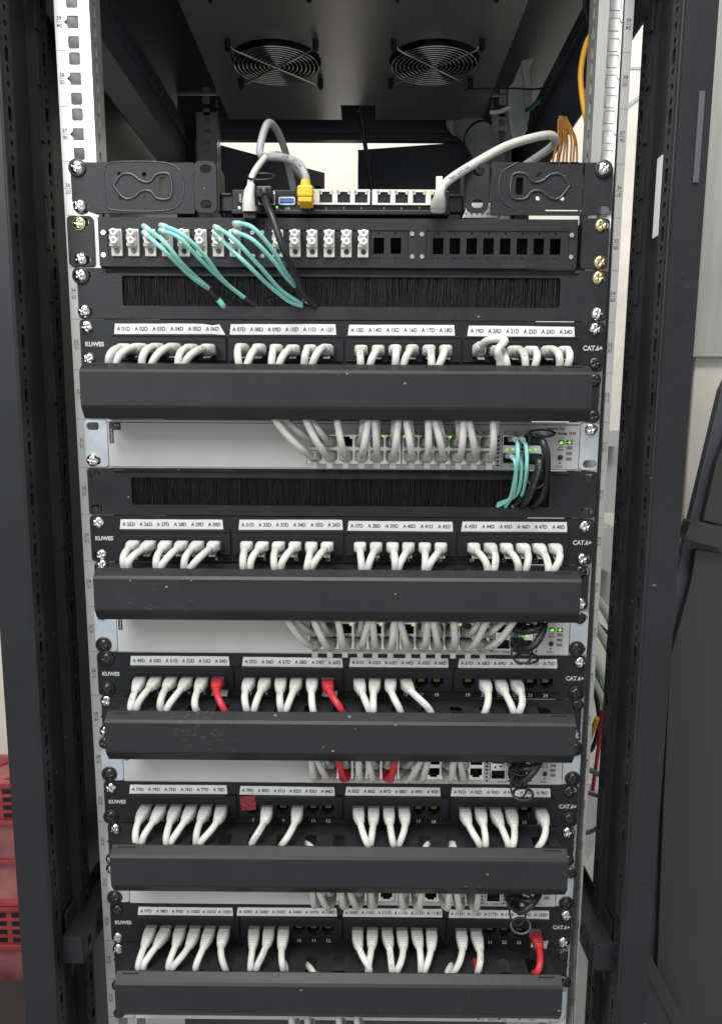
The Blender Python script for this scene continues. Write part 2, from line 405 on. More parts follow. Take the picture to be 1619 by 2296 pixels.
# --- 19 inch mounting rails
def mounting_rail(sg, y0=0.0, top=ZT, bottom=ZB, front=True, dx=0):
    mb = MB(); holes = []
    xo, xi = sg*246.5, sg*216.5
    for n in range(14, 43):
        z = UZ(n)
        for dz in (15.9, 0, -15.9):
            if dz == 0:
                r = rrect(sg*231.0, z, 9.6, 10.0, 1.6)
                tip = [(sg*231+sg*4.8, z+2.6), (sg*231+sg*7.6, z), (sg*231+sg*4.8, z-2.6)]
                poly = []
                if sg > 0: poly = [(226.2, z+5), (226.2, z-5), (235.4, z-5), (235.8, z-2.6), (238.6, z), (235.8, z+2.6), (235.4, z+5)]
                else: poly = [(-226.2, z-5), (-226.2, z+5), (-235.4, z+5), (-235.8, z+2.6), (-238.6, z), (-235.8, z-2.6), (-235.4, z-5)]
                holes.append(poly)
            else: holes.append(rrect(sg*231.0, z+dz, 9.6, 10.0, 1.6))
    plate(mb, [(min(xo, xi), bottom), (max(xo, xi), bottom), (max(xo, xi), top), (min(xo, xi), top)], holes, 'XZ', y0, 2.0)
    sl = []
    for n in range(14, 43):
        for dz in (15.9, 0, -15.9): sl.append(rrect(y0+13, UZ(n)+dz, 6.5, 10.5, 1.2))
    plate(mb, [(y0+2, bottom), (y0+30, bottom), (y0+30, top), (y0+2, top)], sl, 'YZ', xi if sg > 0 else xi-2, 2.0)
    # the return of the profile behind the holes, tilted and coloured paler to look lit
    fl = MB()
    for a_, b_ in ((226, 231), (231.6, 241)): fl.prism([(sg*a_, y0+13+(b_-a_)*.46), (sg*b_, y0+13), (sg*b_, y0+14.5), (sg*a_, y0+14.5+(b_-a_)*.46)], 'z', bottom, top)
    fl.shear(lambda p: (p[0]-sg*dx, p[1], p[2]))
    mb.box(*sorted((sg*230.5, sg*246.4)), y0+28, y0+30, bottom, top)
    mb.box(*sorted((sg*244.6, sg*246.4)), y0+2, y0+28, bottom, top)
    mb.shear(lambda p: (p[0]-sg*dx, p[1], p[2]))
    o = rpart(mb, 'mounting_rail', 'zinc'); rpart(fl, 'inner_flange', 'flange', parent=o)
    if front:
        tx = MB(); X = sg*242.6
        for n in range(17, 41):
            z = UZ(n); a, b = '%02d' % n, '%02d' % (43-n)
            text(tx, a, X, z+3.0, y0-.12, 3.3, 0, .012); text(tx, b, X, z-3.0, y0-.12, 3.3, math.pi, .012)
            tx.box(X-2.8, X+2.8, y0-.12, y0-.02, z-.16, z+.16)
            tx.box(*sorted((sg*237.5, sg*246)), y0-.12, y0-.02, z-22.35, z-22.1)
        rpart(tx, 'lettering', 'ink', parent=o)
    return o
mounting_rail(-1); mounting_rail(1)
mounting_rail(-1, 505, 606, ZB, False, 17); mounting_rail(1, 505, 606, ZB, False, 14)

# --- perforated front posts
def post(sg, lean):
    X = lambda a: sg*a
    FX, OW = (265.8, 0) if sg > 0 else (269, 3)
    holes1, holes2 = [], []
    z = ZB+14; k = 0
    while z < ZT-8:
        holes1.append(rrect(-53.5, z, 6.4, 11.5, .8) if k % 4 == 0 else circ(-53.5, z, 2.6, 10))
        holes2.append(rrect(9.5, z, 8, 11.5, .8) if k % 4 == 2 else circ(9.5, z, 2.9, 10))
        z += 44.45/4; k += 1
    mb = MB()
    mb.box(*sorted((X(FX), X(FX+27+OW))), -64, -62, ZB, ZT)                   # front face
    mb.box(*sorted((X(FX+25+OW), X(FX+27+OW))), -62, 18, ZB, ZT)
    plate(mb, [(-62, ZB), (-45, ZB), (-45, ZT), (-62, ZT)], holes1, 'YZ', X(FX-1.6) if sg > 0 else X(FX-1.6)-1.6, 1.6)
    mb.box(*sorted((X(FX), X(FX+5))), -45, -43.6, ZB, ZT)
    mb.box(*sorted((X(FX+2), X(FX+3))), -60, -46, ZB, ZT)
    mb.box(*sorted((X(FX+2.6), X(FX+4))), -43.6, -5, ZB, ZT)                # recessed web
    mb.box(*sorted((X(262.2), X(FX+2.6))), -4.5, -3, ZB, ZT)
    plate(mb, [(0, ZB), (18, ZB), (18, ZT), (0, ZT)], holes2, 'YZ', X(261) if sg > 0 else X(261)-1.6, 1.6)
    mb.box(*sorted((X(262.6), X(FX+27+OW))), 18, 19.5, ZB, ZT)
    mb.box(*sorted((X(265), X(266.5))), -3, 17, ZB, ZT)                     # dark backing behind the holes
    # hinge-like folded edge, stepping in and out along the height
    z = ZB+10; k = 0
    while z < ZT-30:
        if k % 2 == 0: mb.box(*sorted((X(260.2), X(262.0))), -7.5, 0, z, z+26)
        else: mb.box(*sorted((X(261.2), X(262.0))), -5.5, 0, z+.8, z+17.6)
        z += 26 if k % 2 == 0 else 18.45; k += 1
    bead = MB().tube([(X(FX), -63.2, ZB), (X(FX), -63.2, ZT)], 1.9, 10)
    fn = (lambda p: (p[0]+sg*lean*(347-p[2]), p[1], p[2]))
    mb.shear(fn); bead.shear(fn)
    o = rpart(mb, 'post', 'post')
    rpart(bead, 'edge_bead', 'post', parent=o)
    return o
pl = post(-1, .006); pr = post(1, .002)
# small pieces on the posts
def at_px(X, Y, y): return W(X, Y, y)
a, b = W(1466, 351, -37), W(1482, 351, -37); c = W(1458, 531, -37)
mb = MB(); q = [W(1473, 351, -24), W(1485, 351, -34), W(1472, 531, -34), W(1464, 531, -24)]
stk = MB(); zt, zb_ = W(1478, 351, -28).z, W(1469, 531, -28).z
st = MB(); st.box(267.2, 268.2, -32.5, -21.5, zb_, zt)
st.shear(lambda p: (p[0]+.002*(347-p[2]), p[1], p[2]))
rpart(st, 'sticker', 'paper', parent=pr, label='white paper strip stuck inside the right post')
bz0, bz1 = W(1552, 410, -64).z, W(1563, 205, -64).z
lt = MB().box(282, 286.5, -65.4, -64.1, bz0, bz1).shear(lambda p: (p[0]+.002*(347-p[2]), p[1], p[2]))
rpart(lt, 'latch_plate', 'bar', parent=pr)
for sg, par, X, Y0, Y1, ln in ((-1, pl, 144, 1962, 2032, .006), (1, pr, 1397, 1975, 2065, .002)):
    n = MB().box(*sorted((sg*(263 if sg > 0 else 266.4), sg*(267 if sg > 0 else 270.4))), -65.4, -56, W(X, Y1, -63).z, W(X, Y0, -63).z)
    n.shear(lambda p: (p[0]+sg*ln*(347-p[2]), p[1], p[2])); rpart(n, 'notch', 'dark', parent=par)

# --- depth beams under the roof, with a row of slots
def depth_beam(sg, z0, y0, y1, bottom=False):
    mb = MB(); sl = []
    x = sg*248
    y = y0+14
    while y < y1-10:
        sl.append(rrect(y, z0+41, 9, 9, .6) if not bottom else rrect(y, z0+14, 8, 9, .6)); y += 22
    if not bottom:
        plate(mb, [(y0, z0+30), (y1, z0+30), (y1, z0+56), (y0, z0+56)], sl, 'YZ', x-(2 if sg > 0 else 0), 2)
        mb.box(*sorted((x-sg*8, x)), y0, y1, z0+26.5, z0+29.8)
        mb.box(*sorted((x-sg*1, x+sg*2)), y0, y1, z0-2, z0+26.4)
        mb.prism([(x-sg*1, z0-2.2), (x+sg*16, z0-26), (x+sg*18, z0-26), (x+sg*2, z0-2.2)], 'y', y0, y1)
        mb.box(*sorted((x+sg*3, x+sg*20)), y0, y1, z0+31, z0+58)
    return rpart(mb, 'depth_beam', 'side', 0)
depth_beam(-1, 536, -30, 700); depth_beam(1, 531, -30, 700)
# lower depth beams running from the posts back past the rails
def lower_beam(sg):
    x0, x1 = (-271, -251) if sg < 0 else (246.5, 266.5)
    zt, zb = (-342, -370.5) if sg < 0 else (-344, -372.5)
    mb = MB(); ix = x1 if sg < 0 else x0
    ox = x0 if sg < 0 else x1
    hl = [rrect(y, zt-15, 9, 10, .5) for y in range(-28, 480, 26)]
    plate(mb, [(-45, zb), (500, zb), (500, zt), (-45, zt)], hl, 'YZ', ix-(1.6 if sg < 0 else 0), 1.6)
    mb.box(*sorted((ix-sg*0+sg*1.6, ox)), -47, 500, zt-1.6, zt)
    mb.box(x0, x1, -47, -45.2, zb, zt-1.7)
    mb.box(*sorted((ox, ox+sg*1.8)), -34, 500, zb, zt+16)
    o = rpart(mb, 'lower_beam', 'post', .6)
    b2 = MB().box(*sorted((ix+sg*2, ix+sg*3)), -42, 480, zb+2, zt-2); rpart(b2, 'liner', 'dark', parent=o)
    gus = MB().prism([(-36, zb), (-36, zb-22), (-14, zb)], 'x', ox-sg*2, ox-sg*4); rpart(gus, 'gusset', 'post', parent=o)
    p = W(205 if sg < 0 else 1329, 2000 if sg < 0 else 2001, 40)
    sc = link('screw', SCR['b'], o, (ox-sg*1.5, 55 if sg < 0 else 75, zt+9)); sc.rotation_euler = (0, 0, sg*math.pi/2)
lower_beam(-1); lower_beam(1)
# --- roof, side and rear
mb = MB()
nt = [(-178, -60), (-178, 487), (-16, 487), (-16, 436), (32, 436), (32, 487), (184, 487), (190, -60)]
FANS = [(-90, 306), (101, 304), (-90, 100), (101, 98)]
plate(mb, nt, [circ(x, y, 54.5, 40) for x, y in FANS], 'XY', 590, 2)
roof = rpart(mb, 'roof_panel', 'roof')
mb = MB().box(-300, 300, -57, 640, 640, 644)
mb.box(-177.5, -175.5, -60, 487, 592.2, 612); mb.box(186, 188, -60, 487, 592.2, 612)
rpart(mb, 'top_cover', 'side')
def fan(x, y):
    f = MB(); f.cyl((x, y), 'z', 57.5, 593, 618, 40); 
    o = rpart(MB().tube([(x+55.5*math.cos(t*math.pi/20), y+55.5*math.sin(t*math.pi/20), 600) for t in range(41)], 6, 6, False), 'cooling_fan', 'plast')
    rpart(MB().cyl((x, y), 'z', 62, 620, 622, 32), 'back_plate', 'dark', parent=o)
    b = MB()
    for k in range(7):
        a = k*2*math.pi/7
        pts = []
        for (r, da, z) in ((18, -.22, 614), (54, -.36, 615), (54, .30, 603), (18, .30, 605)):
            pts.append((x+r*math.cos(a+da), y+r*math.sin(a+da), z))
        b.add(pts, [(0, 1, 2, 3)]); b.add([(p[0], p[1], p[2]+1) for p in pts], [(3, 2, 1, 0)])
    b.cyl((x, y), 'z', 20, 602, 618, 24)
    rpart(b, 'rotor', 'plast', parent=o)
    g = MB()
    for r in (5, 10, 15.2, 20.4, 25.6, 30.8, 36, 41, 46, 51):
        g.tube([(x+r*math.cos(t*math.pi/24), y+r*math.sin(t*math.pi/24), 583.5) for t in range(49)], .72, 6, False)
    for a in (45, 135):
        c, s_ = math.cos(math.radians(a)), math.sin(math.radians(a))
        g.tube([(x-71*c, y-71*s_, 588), (x-64*c, y-64*s_, 582), (x+64*c, y+64*s_, 582), (x+71*c, y+71*s_, 588)], 1.0, 6)
    rpart(g, 'grille', 'chrome', parent=o)
    for sx in (-1, 1):
        for sy in (-1, 1):
            m = MB(); px_, py_ = x+sx*50.5, y+sy*50.5
            m.cyl((px_, py_), 'z', 3.6, 580.5, 590, 14); m.cyl((px_, py_), 'z', 2.2, 578, 580.4, 12)
            rpart(m, 'mounting_screw', 'plast', parent=o)
for x, y in FANS: fan(x, y)
mb = MB().box(-302, -300, 26, 740, ZB, 640); rpart(mb, 'side_panel', 'side')
mb = MB()
mb.box(-262, 262, 530, 538, 592, 638); mb.box(-262, 262, 538.2, 552, 580.5, 600); mb.box(-262, 262, 526, 529.8, 588, 590)
rpart(mb, 'rear_crossbar', 'side', .8)
z0 = W(484, 322, 540).z
def leaf(p0, p1, z_top, label=None):
    p0, p1 = Vector((p0[0], p0[1], 0)), Vector((p1[0], p1[1], 0)); d = (p1-p0).normalized(); nn = Vector((-d.y, d.x, 0))
    mb = MB(); q = [p0, p1, p1+nn*22, p0+nn*22]
    mb.prism([(v.x, v.y) for v in q], 'z', ZB, z_top)
    o = rpart(mb, 'rear_door', 'side', 1)
    k = MB(); f = p0.lerp(p1, .93)-nn*3
    k.box(f.x-6, f.x+6, f.y-8, f.y+1, z_top-52, z_top-26); rpart(k, 'catch', 'plast', .8, parent=o)
    return o
leaf((-216, 534), (-50, 673), z0); leaf((6, 588), (240, 537), z0+8)
mb = MB().box(-262, -232, 506, 536, ZB, 590); mb.box(240, 262, 506, 536, ZB, 590); rpart(mb, 'rear_post', 'post', 1)
# added sheet behind the panels, keeps the bright wall out of the gaps
mb = MB().box(-214, 214, 192, 194, ZB, 331); rpart(mb, 'gap_light_blocker', 'side')

# ================================================================== DEVICES
# ------------------------------------------------------------------ 36: small router between two brackets
zc = UZ(36)
def PD(X, Y, y=0): p = W(X, Y, y); return p
rt = root('router', 'slim black router with ethernet ports, held between two black ear brackets', 'router', (0, 0, zc))
RZ = Vector((0, 0, -zc))
def part(parent_root, base, mb, name, m, bevel=0, parent=None, label=None):
    o = mb.build(name, m, parent or parent_root, (0, 0, -base) if parent is None else (0, 0, 0), bevel)
    if label: o['label'] = label
    return o
RX0, RX1 = PD(521, 455, -2).x, PD(1007, 455, -2).x
z1, z0_ = PD(764, 425.5, -2).z, PD(764, 482, -2).z
zl = PD(764, 471, -2).z
body = MB().box(RX0, RX1, -1, 120, zl, z1); body.box(RX0-.4, RX1+.4, -4, 122, z0_, zl-.3)
part(rt, zc, body, 'body', 'plast', .7)
def rj_holes(x, z, w=11.6, h=8.6, up=True):
    s = 1 if up else -1
    return [(x-w/2, z-s*h/2), (x+w/2, z-s*h/2), (x+w/2, z+s*(h/2-2)), (x+w*.3, z+s*(h/2-2)), (x+w*.3, z+s*h/2), (x-w*.3, z+s*h/2), (x-w*.3, z+s*(h/2-2)), (x-w/2, z+s*(h/2-2))]
def jack_insert(x, z, y, w=11.6, h=8.6, depth=11, contact_top=False):
    mb = MB(); a, b = w/2+.3, h/2+.3
    mb.box(x-a, x+a, y+depth, y+depth+.6, z-b, z+b)
    mb.box(x-a-.6, x-a, y+.4, y+depth, z-b, z+b); mb.box(x+a, x+a+.6, y+.4, y+depth, z-b, z+b)
    mb.box(x-a, x+a, y+.4, y+depth, z+b, z+b+.6); mb.box(x-a, x+a, y+.4, y+depth, z-b-.6, z-b)
    mb.cur = 1
    s = 1 if contact_top else -1
    for k in range(8):
        xx = x-3.6+k*1.03; mb.box(xx-.3, xx+.3, y+3, y+depth-.5, z+s*(b-2.2), z+s*(b-1.8)) if s > 0 else mb.box(xx-.3, xx+.3, y+3, y+depth-.5, z-b+1.2, z-b+1.6)
    mb.cur = 0
    return mb
for X0, X1, cols in ((668.5, 829.5, (690, 731, 771, 810)), (834.5, 996, (861, 900.5, 940, 980))):
    xs = [PD(X, 445, -3).x for X in cols]; za, zb = PD(800, 424.6, -3).z, PD(800, 459, -3).z
    xa, xb = PD(X0, 445, -3).x, PD(X1, 445, -3).x; zm = (za+zb)/2
    pb = MB(); plate(pb, [(xa, zb), (xb, zb), (xb, za), (xa, za)], [rj_holes(x, zm-.2, 11.2, 9.2) for x in xs], 'XZ', -3.2, 1.6)
    blk = part(rt, zc, pb, 'port_block', 'adapter')
    for x in xs:
        part(rt, zc, jack_insert(x, zm-.2, -2.2, 11.2, 9.2), 'port', ['dark', 'gold_contact'], parent=blk)
        lg = MB(); lg.box(x-6.3, x-4.0, -3.5, -2.6, za-3.2, za-.9); part(rt, zc, lg, 'indicator', 'led_g' if x == xs[-1] and X0 > 800 else 'led_gw', parent=blk)
        ly = MB(); ly.box(x+4.0, x+6.3, -3.5, -2.6, za-3.2, za-.9); part(rt, zc, ly, 'indicator', 'led_y', parent=blk)
# usb
ux0, ux1 = PD(625, 447, -3).x, PD(662, 447, -3).x; uz0, uz1 = PD(643, 459, -3).z, PD(643, 441, -3).z
mb = MB(); plate(mb, rrect((ux0+ux1)/2, (uz0+uz1)/2, ux1-ux0, uz1-uz0, 1.6), [rrect((ux0+ux1)/2, (uz0+uz1)/2, ux1-ux0-2.4, uz1-uz0-2.4, .8)], 'XZ', -2.6, 2.0)
us = part(rt, zc, mb, 'usb_socket', 'bright')
part(rt, zc, MB().box(ux0+1.6, ux1-1.6, -2.2, -1.2, uz1-4.2, uz1-1.6), 'tongue', 'usb', parent=us)
part(rt, zc, MB().box(ux0+1.2, ux1-1.2, -1.15, -1.05, uz0+1.2, uz1-1.2), 'cavity', 'dark', parent=us)
g = MB()
for k in range(4): xx = ux0+4+k*2.4; g.box(xx-.5, xx+.5, -2.3, -2.0, uz0+1.7, uz0+2.3)
part(rt, zc, g, 'contacts', 'gold_contact', parent=us)
# sfp cage, dc jack, reset, leds, printing
s0, s1 = PD(580, 447, -3).x, PD(617, 447, -3).x; sz0, sz1 = PD(598, 459, -3).z, PD(598, 428, -3).z
mb = MB(); plate(mb, [(s0, sz0), (s1, sz0), (s1, sz1), (s0, sz1)], [[(s0+1.2, sz0+1.2), (s1-1.2, sz0+1.2), (s1-1.2, sz1-1.2), (s0+1.2, sz1-1.2)]], 'XZ', -2.8, 2.2); sf = part(rt, zc, mb, 'fibre_cage', 'bright')
part(rt, zc, MB().box(s0+1, s1-1, -1.2, -1.05, sz0+1, sz1-1), 'cavity', 'dark', parent=sf)
j0, j1 = PD(551, 447, -3).x, PD(574, 447, -3).x
part(rt, zc, MB().box(j0, j1, -2.6, 0, PD(560, 460, -3).z, PD(560, 430, -3).z), 'power_jack', 'rubber', .6)
r0, r1 = PD(532, 440, -3).x, PD(546, 440, -3).x
rb = part(rt, zc, MB().box(r0, r1, -1.9, 0, PD(540, 456, -3).z, PD(540, 433, -3).z), 'reset_button', 'plast', .5)
tx = MB(); text(tx, 'RESET', (r0+r1)/2, PD(539, 445, -2).z, -2.05, 2.0, -math.pi/2); part(rt, zc, tx, 'lettering', 'lightink', parent=rb)
for X, Y, m in ((537, 465.5, 'led_b'), (621.5, 464.5, 'led_g'), (614.5, 456, 'led_g')):
    p = PD(X, Y, -1.5); part(rt, zc, MB().cyl((p.x, p.z), 'y', 1.0, -1.7, -.8, 12), 'status_light', m)
tx = MB()
for t, X in (('24-57 V DC', 561), ('USB', 645), ('2.5G', 690), ('2', 731), ('3', 771), ('4', 810), ('5', 861), ('6', 900.5), ('7', 940), ('8', 980), ('SFP', 603)):
    p = PD(X, 466.5, -1.2); text(tx, t, p.x, p.z, -1.15, 1.9)
part(rt, zc, tx, 'lettering', 'lightink')
# ear brackets
def ear_bracket(sg):
    if sg < 0: x0, x1, e0, e1 = PD(163, 420).x, PD(437, 420).x, PD(440, 420).x, PD(489, 420).x
    else: x0, x1, e0, e1 = PD(1100, 420).x, PD(1371, 420).x, PD(1044, 420).x, PD(1094, 420).x
    ez0, ez1 = (PD(460, 481).z, PD(460, 366).z) if sg < 0 else (PD(1069, 480).z, PD(1069, 372).z)
    zt, zb = (PD(300, 366).z, PD(300, 480).z) if sg < 0 else (PD(1240, 366).z, PD(1240, 484).z)
    mirror = (lambda x: x) if sg < 0 else (lambda x: x)
    cx_ = PD(319, 420).x if sg < 0 else PD(1213, 420).x; cz_ = PD(319, 420).z if sg < 0 else PD(1213, 420).z
    k = 1 if sg < 0 else -1
    holes = [circ(cx_+k*dx, cz_+dz, 2.0) for dx in (-18.5, 3.0) for dz in (10, -9.5)]
    holes.append(rrect(cx_+k*19.5, cz_+.5, 6.5, 14.5, 1.8))
    if sg > 0:
        for i in range(3):
            a0, w_ = ((-26, -17), (-15, -8), (-6, 0))[i]
            holes.append([(cx_-k*0+24-i*9, cz_+18.6), (cx_+24-i*9+7.5, cz_+18.6), (cx_+24-i*9+7.5, cz_+20.2), (cx_+24-i*9, cz_+20.2)])
        holes.append(rrect(cx_+36.2, cz_+10.2, 1.5, 17, .5)); holes.append(rrect(cx_+36.2, cz_-9.5, 1.5, 15, .5))
        holes.append([(cx_+4, cz_-20.2), (cx_+33, cz_-20.2), (cx_+33, cz_-18.7), (cx_+4, cz_-18.7)])
    if sg < 0: ho = [rrect(-230.5, zc+15.9, 11, 7, 3.4), rrect(-230.5, zc-15.9, 11, 7, 3.4)]
    else: ho = [rrect(229.5, zc+15.9, 11, 7, 3.4), rrect(229.5, zc-15.9, 11, 7, 3.4)]
    mb = MB(); ch = 4.5
    if sg < 0: ol = [(x0, zb+10), (x0+14, zb+2), (x0+20, zb), (x1, zb), (x1, zt), (x0+8, zt), (x0, zt-4)]
    else: ol = [(x0, zb), (x1-22, zb), (x1-16, zb+1), (x1-3, zb+1), (x1, zb+5), (x1, zt-4), (x1-6, zt), (x0, zt)]
    plate(mb, ol, holes+ho, 'XZ', -2.2, 2.0)
    mb.box(x0+12 if sg < 0 else x0, x1 if sg < 0 else x1-14, 0, 26, zt-1.8, zt-.1)
    br = part(rt, zc, mb, 'ear_bracket', 'black', 0)
    # embossed double-socket outline
    em = MB()
    out = [(-32, 12), (-25, 19.6), (22, 19.6), (36, 10), (36, -10), (22, -19.6), (-25, -19.6), (-32, -12), (-32, 12)]
    if sg > 0: out = [(-36.5, 18), (-36.5, -18)] and [(22, 19.6), (36, 10), (36, -10), (22, -19.6)]
    em.tube(cat([(cx_+k*a, -2.3, cz_+b) for a, b in out], 4), .62, 8)
    bone = [(-24, 1), (-17, 9.5), (-8, 10), (0, 4.5), (8, 4), (14, 10), (24, 10.5), (27, 4), (27, -4), (24, -10), (14, -10), (8, -4), (0, -4), (-8, -9.5), (-16, -9.5), (-24, 0), (-24, 1)]
    em.tube(cat([(cx_+k*a, -2.3, cz_+b) for a, b in bone], 5), 1.25, 8)
    part(rt, zc, em, 'embossing', 'edge', parent=br)
    # upright ear with two slots, and the hinge arm to the router
    eb = MB(); xm = (e0+e1)/2
    plate(eb, rrect(xm, (ez0+ez1)/2, e1-e0, ez1-ez0, 5), [rrect(xm+.5, ez1-6.5, 10, 7, 3.3), rrect(xm, ez0+7, 10, 7, 3.3)], 'XZ', -6, 2.0)
    s_ = e1 if sg < 0 else e0
    eb.box(*sorted((s_-sg*0, s_-sg*2)), -4, 26, ez0+2, ez1-2)
    eo = part(rt, zc, eb, 'slotted_ear', 'black', .4, parent=br)
    arm = MB(); ax = RX0 if sg < 0 else RX1
    lo, hi = sorted((s_+(-sg)*2.2, ax))
    arm.box(lo, hi, 2, 10, PD(505, 472).z, PD(505, 437).z); arm.box(lo, hi-1, 0, 8, PD(505, 435.5).z-1, PD(505, 433).z)
    part(rt, zc, arm, 'hinge_arm', 'plast', .6, parent=br)
    return br
bl = ear_bracket(-1); bR = ear_bracket(1)
for kind, X, Y, par in (('cw', 173, 375, bl), ('c', 178, 461, bl), ('cw', 1354, 378, bR)):
    p = PD(X, Y, -4); screw(par, kind, p.x, p.z, -2.2)

# ------------------------------------------------------------------ 35: fibre panel
zc = UZ(35); fp = root('fibre_enclosure', 'black fibre distribution panel with white optical adapters and a row of empty openings', 'fibre panel', (0, 0, zc))
for sg in (-1, 1):
    x0, x1 = (PD(155, 540).x, PD(213, 540).x) if sg < 0 else (PD(1302, 540).x, PD(1363, 540).x)
    mb = MB(); xm = (x0+x1)/2
    plate(mb, rrect(xm, zc, x1-x0, 42.5, 3.5), [rrect(-230.5 if sg < 0 else 229.5, zc+d, 11, 7, 3.4) for d in (15.9, -15.9)], 'XZ', -2.2, 2)
    mb.box(*sorted((x1-2, x1) if sg < 0 else (x0, x0+2)), 0, 40, zc-19, zc+19)
    e = part(fp, zc, mb, 'ear', 'black')
    for kind, X, Y in ((('g', 177, 500), ('c', 181, 580)) if sg < 0 else (('g', 1349, 504), ('g', 1346, 587))):
        p = PD(X, Y, -4); screw(e, kind, p.x, p.z, -2.2)
x0, x1 = PD(222, 540, -6).x, PD(1294, 540, -6).x
zt, zb = PD(760, 489.5, -6).z, PD(760, 600, -6).z
mb = MB()
SUB = [(242, 578), (599, 915), (955, 1275)]
sz1, sz0 = PD(400, 514, -6).z, PD(400, 577, -6).z
wins = []
for a, b in SUB:
    xa, xb = PD(a, 545, -6).x, PD(b, 545, -6).x; wins.append([(xa, sz0), (xb, sz0), (xb, sz1), (xa, sz1)])
plate(mb, [(x0, zb+1), (x0+1, zb), (x1-1, zb), (x1, zb+1), (x1, zt), (x0, zt)], wins, 'XZ', -6, 2)
mb.box(x0, x1, -4, 60, zt-2, zt-.1); mb.box(x0, x1, -4, 60, zb+.1, zb+2); mb.box(x0, x0+2, -4, 60, zb+2, zt-2); mb.box(x1-2, x1, -4, 60, zb+2, zt-2)
part(fp, zc, mb, 'face', 'black', .5)
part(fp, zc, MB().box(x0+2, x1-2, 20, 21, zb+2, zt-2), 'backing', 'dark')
A1 = [264, 301.6, 339, 376.5, 414, 452.5, 490, 527.5]; A2 = [623, 661, 699, 737, 775, 812.5]
E2 = [849.6, 887.3]; E3 = [982, 1019.5, 1057, 1094.6, 1132, 1169.5, 1207, 1244]
def adx(X): return PD(X, 548, -4).x
zm = PD(700, 551, -4).z
for i, (a, b) in enumerate(SUB):
    xa, xb = wins[i][0][0]+.3, wins[i][1][0]-.3
    hs = []
    for X in (A1, A2+E2, E3)[i]:
        x = adx(X); hs.append(rrect(x, zm, 9.4, 13.6, .3))
        hs.append(circ(x, zm+10.6, .9, 8)); hs.append(circ(x, zm-10.4, .9, 8))
    mb = MB(); plate(mb, [(xa, sz0+.3), (xb, sz0+.3), (xb, sz1-.3), (xa, sz1-.3)], hs, 'XZ', -5.2, 1.6)
    part(fp, zc, mb, 'adapter_plate', 'black')
for X, Y in ((232, 521), (232.5, 571), (566, 521), (588, 521), (568, 574), (589, 574), (924, 524), (946, 525), (924, 575), (946, 575), (1281.6, 527), (1280, 576)):
    p = PD(X, Y, -7); screw(fp, 's', p.x, p.z-zc, -6.1)
bzt, bzb = PD(700, 516, -15).z, PD(700, 553.5, -15).z
def adapter(x):
    mb = MB()
    mb.box(x-4.6, x+4.8, -9, -5.3, zlow, zlow+22.6)          # flange with the screw tab
    mb.box(x-4.4, x+4.2, -15, -9, bzb, bzt)
    for q in (.12, .6): mb.box(x-4.3, x-2.0, -15.6, -15, bzb+(bzt-bzb)*q, bzb+(bzt-bzb)*(q+.24))
    o = part(fp, zc, mb, 'fibre_adapter', 'adapter', .5)
    for q in (.28, .76):
        zz = bzb+(bzt-bzb)*q; p = MB(); n = 20
        prof = [(3.3, -15), (3.3, -19), (2.8, -19.5), (1.3, -19.5), (1.0, -17)]
        vs = [(x+.7+a*math.cos(2*math.pi*k/n), b, zz+a*math.sin(2*math.pi*k/n)) for a, b in prof for k in range(n)]
        p.add(vs, [(i*n+k, i*n+(k+1) % n, (i+1)*n+(k+1) % n, (i+1)*n+k) for i in range(4) for k in range(n)], True)
        p.cyl((x+.7, zz), 'y', 1.05, -17.4, -17, 10)
        part(fp, zc, p, 'dust_cap', 'adapter', parent=o)
        part(fp, zc, MB().box(x-4.9, x-3.4, -15.7, -15.05, zz-1.4, zz+1.4), 'keyway', 'dark', parent=o)
    s = link('screw', DARKS, o, (x+.4, -9.1, zlow+4.2)); s.rotation_euler = (0, random.random(), 0)
    return o
DARKS = screw_mesh('screw', 'blackscrew', 2.1, .9, .5)
zlow = PD(700, 576, -9).z
for X in A1+A2: adapter(adx(X)+.6)

